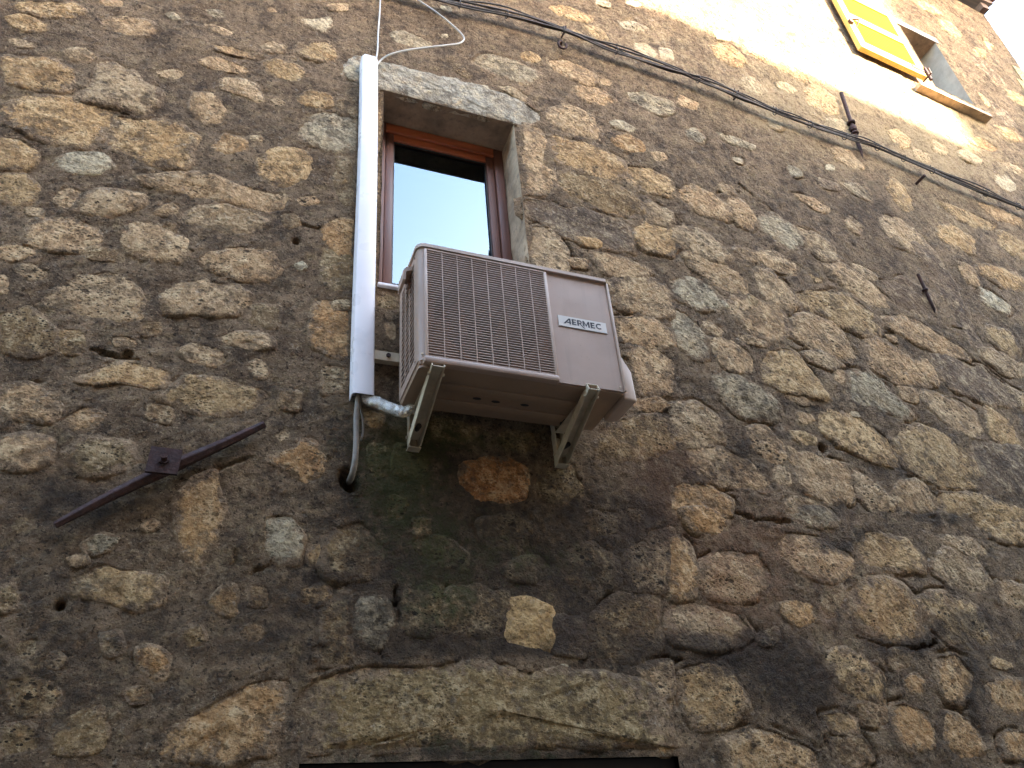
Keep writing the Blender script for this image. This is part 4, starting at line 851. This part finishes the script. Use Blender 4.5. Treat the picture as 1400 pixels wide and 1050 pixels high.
# lifting grip on the left end, valve cover on the right end
q = MB(); prof = [(AX0-.001, 3.69), (AX0-.022, 3.688), (AX0-.034, 3.672), (AX0-.036, 3.625), (AX0-.026, 3.622), (AX0-.024, 3.664), (AX0-.001, 3.676)]
q.prism([(x, AF+.085, z) for x, z in prof], (0, .085, 0)); q.build('lifting_grip', M['ac'], ac, smooth=40)
vc = MB(); prof = [(AF+.10, AZ0+.012), (AF+.10, AZ0+.30), (AF+.285, AZ0+.30), (AF+.285, AZ0+.012)]
pa = [(AX1+.002, AF+.022, AZ0-.016), (AX1+.002, AF+.022, AZ0+.225), (AX1+.002, AF+.20, AZ0+.245), (AX1+.002, AF+.20, AZ0-.016)]
pb = [(AX1+.064, AF+.032, AZ0-.012), (AX1+.064, AF+.034, AZ0+.125), (AX1+.064, AF+.195, AZ0+.145), (AX1+.064, AF+.195, AZ0-.012)]
va = [vc.bm.verts.new(p) for p in pa]; vb_ = [vc.bm.verts.new(p) for p in pb]
vc.bm.faces.new(va); vc.bm.faces.new(vb_[::-1])
for i in range(4): vc.bm.faces.new((va[i], vb_[i], vb_[(i+1) % 4], va[(i+1) % 4]))
bmesh.ops.bevel(vc.bm, geom=list(vc.bm.edges), offset=.008, segments=3, profile=.5, affect='EDGES'); vc.build('valve_cover', M['ac_lid'], ac, smooth=40)
for x, z in ((AX1-.02, AZ0+.02), (AX0+.012, AZ0+.035)):
    MB().tube([(x, AF+.003, z), (x, AF-.0005, z)], .004, 8).build('screw', M['galv'], ac)
for z in (AZ0+.03, AZ1-.03): MB().tube([(AX0+.001, AF+.05, z), (AX0-.002, AF+.05, z)], .0045, 8).build('screw', M['ac_dark'], ac)
# badge with its lettering
bx0, bx1, bz0, bz1 = 1.130, 1.337, 3.455, 3.506
badge = box('badge', (bx0, AF-.0005, bz0), (bx1, AF+.0042, bz1), M['badge'], ac); badge['label'] = 'pale badge reading AERMEC'
L = MB(); yq = AF-.0012
def stroke(*pts):
    L.prism([(p[0], yq, p[1]) for p in pts], (0, .0012, 0))
u0, uh = bx0+.026, .028; vz = bz0+.0135; tk = .0074      # cap height, stroke weight
def P(x, z): return (u0+x, vz+z)
def poly(*pts): stroke(*[P(*p) for p in pts])
# A: slanting
poly((-.006, 0), (.0025, 0), (.0255, uh), (.0185, uh)); poly((.0185, uh), (.0265, uh), (.0265, 0), (.0195, 0), (.0195, uh-.006)); poly((.0085, .0055), (.0195, .0055), (.0195, .0100), (.0120, .0100))
def letterE(x):
    poly((x, 0), (x+tk, 0), (x+tk, uh), (x, uh)); poly((x+tk, uh-.0054), (x+.0185, uh-.0054), (x+.0185, uh), (x+tk, uh)); poly((x+tk, .0112), (x+.0165, .0112), (x+.0165, .0164), (x+tk, .0164)); poly((x+tk, 0), (x+.0185, 0), (x+.0185, .0054), (x+tk, .0054))
letterE(.031)
x = .0535
poly((x, 0), (x+tk, 0), (x+tk, uh), (x, uh))
oc = [(x+.0115+.0092*math.cos(R(a)), .0190+.0090*math.sin(R(a))) for a in range(90, -91, -18)]; ic = [(x+.0115+.0040*math.cos(R(a)), .0190+.0038*math.sin(R(a))) for a in range(90, -91, -18)]
poly((x+tk, .0228), (x+.0115, .0228), (x+.0115, uh), (x+tk, uh)); poly((x+tk, .0100), (x+.0115, .0100), (x+.0115, .0152), (x+tk, .0152))
for i in range(len(oc)-1): poly(oc[i], oc[i+1], ic[i+1], ic[i])
poly((x+.0085, .0112), (x+.0150, .0112), (x+.0330, -.0085), (x+.0275, -.0085))
x = .0775
poly((x, .0058), (x+tk*.95, 0.0), (x+tk*.95, uh), (x, uh)); poly((x+tk*.95, uh), (x+.0145, .0095), (x+.0145, .0012), (x+tk*.95, uh-.0105)); poly((x+.0145, .0095), (x+.0232, uh), (x+.0232, uh-.0105), (x+.0145, .0012)); poly((x+.0232, 0), (x+.0295, 0), (x+.0295, uh), (x+.0232, uh))
letterE(.1115)
cxx, czz = .1490, uh/2
oc = [(cxx+.0148*math.cos(R(a)), czz+.0143*math.sin(R(a))) for a in range(48, 313, 12)]; ic = [(cxx+.0088*math.cos(R(a)), czz+.0086*math.sin(R(a))) for a in range(48, 313, 12)]
for i in range(len(oc)-1): poly(oc[i], oc[i+1], ic[i+1], ic[i])
L.build('lettering', M['ink'], badge)

# ------------------------------------------------------------------ bracket frame that carries it
br = empty('wall_bracket', (.95, D, 3.03), 'galvanised steel wall bracket frame under the air conditioner', 'bracket')
rail = MB(); rail.box((.47, D-.040, 3.395), (1.34, D-.036, 3.437)); rail.box((.47, D-.036, 3.433), (1.34, D-.012, 3.437)); rail.box((.47, D-.036, 3.395), (1.34, D-.012, 3.399)); rail.build('rail', M['galv'], br)
for xb in (.535, 1.28):
    MB().tube([(xb, D-.0395, 3.418), (xb, D-.048, 3.418)], .0095, 6).build('bolt', M['iron'], br)
    MB().tube([(xb, D+.06, 3.418), (xb, D-.037, 3.418)], .004, 6).build('anchor_rod', M['iron'], br)
def bracket_arm(xc):
    w = .019
    up = MB(); up.box((xc-w-.001, D-.034, 3.028), (xc-w+.0025, D+.004, 3.46)); up.box((xc+w-.0025, D-.034, 3.028), (xc+w+.001, D+.004, 3.46)); up.box((xc-w+.003, D-.0, 3.028), (xc+w-.003, D+.003, 3.46)); up.build('upright', M['galv'], br)
    ar = MB(); ar.box((xc-w, AF-.012, AZ0-.019), (xc+w, D-.035, AZ0-.0155)); ar.build('arm', M['galv'], br)
    # brace: open channel from the foot of the upright to the tip of the arm
    y0, z0, y1, z1 = D-.036, 3.034, AF-.016, AZ0+.010; d = Vector((0, y1-y0, z1-z0)).normalized(); nn = Vector((0, d.z, -d.y)); 
    if nn.z > 0: nn = -nn
    a = Vector((xc, y0, z0)); b = Vector((xc, y1, z1-.03))
    bc = MB(); wb = w+.0045
    for sx in (-1, 1):
        xa = Vector((sx*wb, 0, 0)); t_ = Vector((-sx*.003, 0, 0))
        bc.prism([a+xa, b+xa, b+xa-nn*.036+Vector((0, 0, .0)), a+xa-nn*.040], t_)
    bc.prism([a+Vector((-wb+.003, 0, 0))-nn*.036, a+Vector((wb-.003, 0, 0))-nn*.036, b+Vector((wb-.003, 0, 0))-nn*.033, b+Vector((-wb+.003, 0, 0))-nn*.033], -nn*.003)
    bc.build('brace', M['galv'], br)
    box('foot_plate', (xc-wb, D-.038, 3.026), (xc+wb, D-.002, 3.0295), M['galv'], br)
    for (yy, zz, sx) in ((D-.020, 3.075, -1), (AF+.02, AZ0-.03, -1), (AF+.02, AZ0-.03, 1)): MB().tube([(xc+sx*(wb-.002), yy, zz), (xc+sx*(wb+.006), yy, zz)], .006, 6).build('bolt', M['galv'], br)
    MB().tube([(xc, D-.06, 3.09), (xc, D-.10, 3.082)], .010, 8).build('spacer', M['cable_black'], br)
    box('rubber_pad', (xc-.02, AF+.03, AZ0-.0153), (xc+.02, AF+.075, AZ0-.0045), M['ac_dark'], br); box('rubber_pad', (xc-.02, AB-.075, AZ0-.0153), (xc+.02, AB-.03, AZ0-.0045), M['ac_dark'], br)
bracket_arm(.640); bracket_arm(1.234)

# ------------------------------------------------------------------ trunking and pipes
ct = on_plane(506, 80, D-.06); cb = on_plane(497, 540, D-.06)
tr = empty('cable_trunking', (cb.x, D, cb.z), 'tall white plastic trunking up the wall beside the window', 'trunking')
def trunk(z0, z1, w, d, name, mat):
    q = MB(); prof = [(-w/2, 0), (-w/2, -d+.012), (-w/2+.004, -d+.004), (-w/2+.012, -d), (w/2-.012, -d), (w/2-.004, -d+.004), (w/2, -d+.012), (w/2, 0)]
    ii = [(x*.93, y+.003 if y < 0 else y) for x, y in prof]; rows = []
    for z in np.linspace(z0, z1, 24):
        x = cb.x+(ct.x-cb.x)*(z-cb.z)/(ct.z-cb.z)+.0025*math.sin(z*3.1)
        rows.append(([q.bm.verts.new((x+a, D-.008+b, z)) for a, b in prof], [q.bm.verts.new((x+a, D-.008+b, z)) for a, b in ii]))
    for (a, ai), (b, bi) in zip(rows, rows[1:]):
        for k in range(len(prof)-1): q.bm.faces.new((a[k], a[k+1], b[k+1], b[k])); q.bm.faces.new((ai[k], bi[k], bi[k+1], ai[k+1]))
    for a, ai in (rows[0], rows[-1]):
        for k in range(len(prof)-1): q.bm.faces.new((a[k], a[k+1], ai[k+1], ai[k]))
    return q.build(name, mat, tr, smooth=35)
trunk(cb.z, ct.z, .083, .062, 'cover', M['pvc'])
q = MB(); q.box((cb.x-.030, D-.012, cb.z+.03), (cb.x+.012, D+.006, ct.z-.03)); q.build('back_channel', M['pvc'], tr)
q = MB(); q.prism([(ct.x-.041, D-.009, ct.z-.002), (ct.x-.041, D-.052, ct.z-.002), (ct.x-.029, D-.070, ct.z-.002), (ct.x+.029, D-.070, ct.z-.002), (ct.x+.041, D-.052, ct.z-.002), (ct.x+.041, D-.009, ct.z-.002)], (0, 0, .014)); q.build('end_cap', M['pvc'], tr, smooth=30)
# foil wrapped pipe
p0 = Vector((cb.x+.012, D-.040, cb.z+.10))
pp = spline([p0, p0+Vector((.004, 0, -.10)), on_wall(515, 550, .05), on_wall(533, 558, .06), on_wall(556, 562, .075), Vector((.66, D-.075, 3.19+.045)), Vector((.72, AB+.012, 3.30))], 9)
q = MB(); ph_ = [rnd.uniform(0, 6) for _ in range(4)]
q.tube(pp, .024, 14, rfun=lambda t: .0225+.0009*math.sin(t*70+ph_[0])+.0008*math.sin(t*121+ph_[1]))
q.build('foil_pipe', M['foil'], None, smooth=True, label='silver foil wrapped refrigerant pipe from trunking to air conditioner', cat='pipe')
# corrugated drain hose and a thin lead
pts = [(cb.x-.014, D-.035, cb.z+.08), (cb.x-.016, D-.038, cb.z-.02)]+[tuple(on_wall(x, y, o_)) for x, y, o_ in ((487, 575, .036), (487, 605, .040), (485, 632, .045), (481, 650, .030), (478, 657, -.02), (477, 660, -.07))]
pth = spline(pts, 26); q = MB(); q.tube(pth, .012, 12, rfun=lambda t: .0108+.0010*math.sin(t*520)); q.build('drain_hose', M['hose'], None, smooth=True, label='grey corrugated hose hanging from trunking into a wall hole', cat='hose')
pts = [(cb.x+.004, D-.030, cb.z+.08), (cb.x+.002, D-.030, cb.z-.01)]+[tuple(on_wall(x, y, .02)) for x, y in ((493, 556), (496, 575), (496, 592), (494, 600))]+[tuple(on_wall(493, 603, -.02))]
MB().tube(spline(pts, 8), .0045, 8).build('thin_lead', M['hose'], None, smooth=True, label='thin grey lead below the trunking, beside the drain hose', cat='cable')
# white cables over the trunking
top = Vector((ct.x+.03, D-.03, ct.z-.02))
pts = [top-Vector((0, 0, .06)), top]+[tuple(on_wall(x, y, .025)) for x, y in ((516, 70), (517, 45), (519, 20), (520, 0), (523, -40), (530, -120))]
MB().tube(spline(pts, 8), .0042, 8).build('white_cable', M['cable_white'], None, smooth=True, label='thin white cable rising straight up from the trunking top', cat='cable')
top = top+Vector((.006, 0, 0))
pts = [top-Vector((0, 0, .06)), top]+[tuple(on_wall(x, y, o_)) for x, y, o_ in ((521, 82, .03), (535, 74, .05), (560, 68, .06), (600, 63, .06), (625, 60, .06), (633, 56, .06), (634, 51, .06), (628, 43, .06), (610, 27, .05), (590, 12, .05), (572, 0, .04), (545, -22, .04), (500, -60, .03))]
MB().tube(spline(pts, 8), .0045, 8).build('white_cable', M['cable_white'], None, smooth=True, label='thin cream cable looping to a sharp bend above the window', cat='cable')

# ------------------------------------------------------------------ cable bundle across the wall
path = [(330, -75), (460, -40), (585, -4), (693, 20), (770, 42), (843, 70), (920, 96), (955, 109), (1005, 130), (1060, 153), (1108, 171), (1155, 187), (1200, 202), (1275, 234), (1348, 265), (1400, 286), (1470, 318)]
mid = spline([on_wall(x, y, .055) for x, y in path], 8)
bun = empty('cable_bundle', mid[len(mid)//2], 'dark bundle of tied cables running across the stone wall', 'cables')
nP = len(mid); s_ = np.linspace(0, 1, nP)
for k, (dy, dz, r_, mt, ph2, am) in enumerate(((0, 0, .0088, 'cable_black', 0, .002), (-.012, .011, .006, 'cable_brown', 1, .006), (.010, .014, .006, 'cable_black', 2, .008), (-.004, -.014, .0056, 'cable_brown', 3, .006), (-.014, .024, .0048, 'cable_black', 4.2, .013), (.006, .027, .004, 'cable_black', 5.2, .011))):
    pt = [p+Vector((0, dy+am*math.sin(s_[i]*46+ph2*2.1)*.6, dz+am*math.sin(s_[i]*38+ph2*1.7)+am*.6*math.sin(s_[i]*91+ph2))) for i, p in enumerate(mid)]
    MB().tube(pt, r_, 8).build('cable', M[mt], bun, smooth=True)
for px, py in ((622, 4), (692, 20), (770, 42), (843, 70), (954, 109), (1005, 130), (1059, 153), (1108, 171), (1155, 187), (1200, 202), (1235, 216), (1275, 233), (1348, 264), (1390, 281)):
    c = on_wall(px, py, .055); i = int(np.argmin([(p-c).length for p in mid])); t = (mid[min(i+1, nP-1)]-mid[max(i-1, 0)]).normalized(); u = Vector((0, 0, 1)); v = t.cross(u).normalized(); u = v.cross(t)
    cc = mid[i]+u*.006
    ringp = [cc+u*(.030*math.cos(a))+v*(.020*math.sin(a)) for a in [2*math.pi*k/16 for k in range(17)]]
    q = MB(); q.tube(ringp, .0032, 6); q.tube([cc+u*.028, cc+u*.055+v*rnd.uniform(-.02, .02)], .0025, 5); q.build('cable_tie', M['cable_black'], bun)
for px, py in ((770, 44), (1005, 131)):
    c = on_wall(px, py, .03); MB().tube([c+Vector((0, .07, 0)), c+Vector((0, -.018, -.022)), c+Vector((0, -.034, -.018)), c+Vector((0, -.040, .004))], .006, 8).build('cable_hook', M['iron'], bun)
# ------------------------------------------------------------------ iron fittings
c = on_wall(769, 62, .03); hk = [c+Vector((0, .08, .035)), c+Vector((0, .01, .035))]+[c+Vector((.027*math.cos(a), -.004*math.sin(a), .03*math.sin(a)+.004)) for a in [R(q) for q in range(95, 411, 20)]]
MB().tube(hk, .0075, 8).build('ring_hook', M['iron'], None, smooth=True, label='small rusty iron ring hook hanging just below the cable bundle', cat='hook')
def pin(name, p_top, p_bot, r_, off, collar, label):
    a = on_wall(*p_top, off); b = on_wall(*p_bot, .004); rt = empty(name, b, label, 'iron pin')
    MB().tube([a, a.lerp(b, .5), b, b+(b-a)*.25+Vector((0, .04, 0))], r_, 10).build('rod', M['iron'], rt, smooth=40)
    d = (b-a).normalized()
    for f, rr, hh in collar:
        cc = a.lerp(b, f); MB().tube([cc-d*hh, cc-d*hh*.5, cc+d*hh*.5, cc+d*hh], rr, 12, rfun=lambda t: rr*(.8 if t in (0, 1) else 1)).build('collar', M['iron'], rt, smooth=40)
    return rt
pin('insulator_pin', (1150, 127), (1177, 208), .014, .05, ((.52, .031, .012), (.62, .028, .022), (.70, .030, .008)), 'rusty iron pin with collars standing by the cable bundle below the shutter')
pin('iron_pin', (1255, 375), (1277, 423), .010, .04, ((.45, .019, .008),), 'thin rusty iron pin with one collar on the grey stone slab')
t0 = on_wall(1253, 251); tip = t0+Vector((.0, -.085, .0)); q = MB(); q.tube([t0+Vector((0, .05, 0)), tip], .011, 8); q.build('iron_peg', M['iron'], None, smooth=40, label='short iron peg sticking out of the wall under the cable bundle', cat='peg')
# wall anchor of the tie rod
A = on_wall(75, 718, .03); B = on_wall(360, 578, .03); C = on_wall(224, 637, .03)
an = empty('tie_rod_anchor', C, 'long rusty iron tie rod anchor bar slanting on the wall', 'wall anchor')
d = (B-A).normalized(); n_ = Vector((0, -1, 0)); u = n_.cross(d).normalized(); Lb = (B-A).length
q = MB(); rings = []
for t in np.linspace(0, 1, 25):
    p = A.lerp(B, t); k = 1-abs(t-.52)/.52; wd = .0095+.0095*max(k, 0)**.8; dp = .009+.012*max(k, 0); bow = u*(.006*math.sin(t*5))
    rings.append([q.bm.verts.new(p+bow+u*a*wd+n_*b*dp) for a, b in ((-1, -.6), (-1, .45), (-.15, 1.0), (.10, 1.0), (1, .45), (1, -.6))])
for a, b in zip(rings, rings[1:]):
    for k in range(6): q.bm.faces.new((a[k], a[(k+1) % 6], b[(k+1) % 6], b[k]))
q.bm.faces.new(rings[0]); q.bm.faces.new(rings[-1][::-1]); q.build('bar', M['iron'], an)
e1 = (Vector((1, 0, .02))).normalized(); e2 = Vector((.03, 0, 1)).normalized(); hs = .047
pc = C+n_*.028; MB().prism([pc-e1*hs-e2*hs*.92, pc+e1*hs-e2*hs*.98, pc+e1*hs*1.02+e2*hs*.9, pc-e1*hs*.98+e2*hs], (0, -.012, 0)).build('plate', M['iron'], an)
q = MB(); q.tube([pc+n_*.010, pc+n_*.022], .017, 6); q.build('nut', M['iron'], an)
MB().tube([pc, pc+n_*.046], .010, 10).build('rod_end', M['iron'], an, smooth=40)
MB().tube([pc, pc+Vector((0, .12, 0))], .011, 8).build('tie_rod', M['iron'], an, smooth=40)

# ------------------------------------------------------------------ street and the houses across it (unseen behind the camera, shaped to cut the sun patch)
def mat_paving():
    t = NT('street paving'); v = t.voro(3.2, feature='DISTANCE_TO_EDGE'); j = t.rng(v.outputs['Distance'], .02, .06)
    c = t.mix(t.noise(4, 5, .6), (.07, .06, .05), (.13, .11, .09)); c = t.mix(j, (.06, .05, .045), c)
    return t.fin(c, .85, 0, t.bump(t.math('ADD', j, t.math('MULTIPLY', t.noise(30, 4), .4)), .5, .015))
M['paving'] = mat_paving()
q = MB(); vv = [q.bm.verts.new(p) for p in ((-150, -150, 0), (150, -150, 0), (150, 150, 0), (-150, 150, 0))]; q.bm.faces.new(vv)
q.build('street', M['paving'], None, kind='structure', label='paved street at the foot of the stone wall')
W_ST = 5.0; YO = D-W_ST
def unseen_street_house(x0, x1, h, dep, mat, label):
    hs_ = empty('unseen_street_house', ((x0+x1)/2, YO, 0), label, 'house')
    box('wall', (x0, YO-dep, 0), (x1, YO, h), mat, hs_)
    rfm = MB(); rfm.prism([(x0, YO+.30, h+.02), (x0, YO-dep/2, h+dep*.14), (x0, YO-dep-.2, h+.02)], (x1-x0, 0, 0)); rfm.build('roof', M['tile'], hs_)
    k = 0; x = x0+1.2
    while x < x1-1.6:
        z = 1.0
        while z+1.5 < h:
            if z < 1.5 and k % 3 == 1: d_ = box('door', (x, YO, .02), (x+1.1, YO+.05, 2.2), M['door'], hs_)
            else:
                f = MB(); f.box((x, YO, z), (x+.08, YO+.06, z+1.4)); f.box((x+.92, YO, z), (x+1.0, YO+.06, z+1.4)); f.box((x+.08, YO, z+1.32), (x+.92, YO+.06, z+1.4)); f.box((x+.08, YO, z), (x+.92, YO+.06, z+.08)); w_ = f.build('window', M['wood_dark'], hs_)
                box('pane', (x+.08, YO, z+.08), (x+.92, YO+.02, z+1.32), M['dark'], w_); box('sill', (x-.08, YO, z-.07), (x+1.08, YO+.12, z-.003), M['plaster_grey'], w_)
            z += 2.9
        x += 3.1; k += 1
    return hs_
EDGE = on_wall(1245, 60); LOW = on_wall(1150, 122); K = -SUN.x/SUN.y; KZ = -SUN.z/SUN.y
XE = EDGE.x+K*(EDGE.y-YO+3.5)
unseen_street_house(-22, XE, LOW.z+KZ*(LOW.y-YO-.3)-.02, 8, M['house_a'], 'unseen lower ochre rendered house across the street, shading the stone wall')
unseen_street_house(XE+.01, XE+16, 16, 3.5, M['house_b'], 'unseen taller pale rendered house across the street, shading the stone wall')
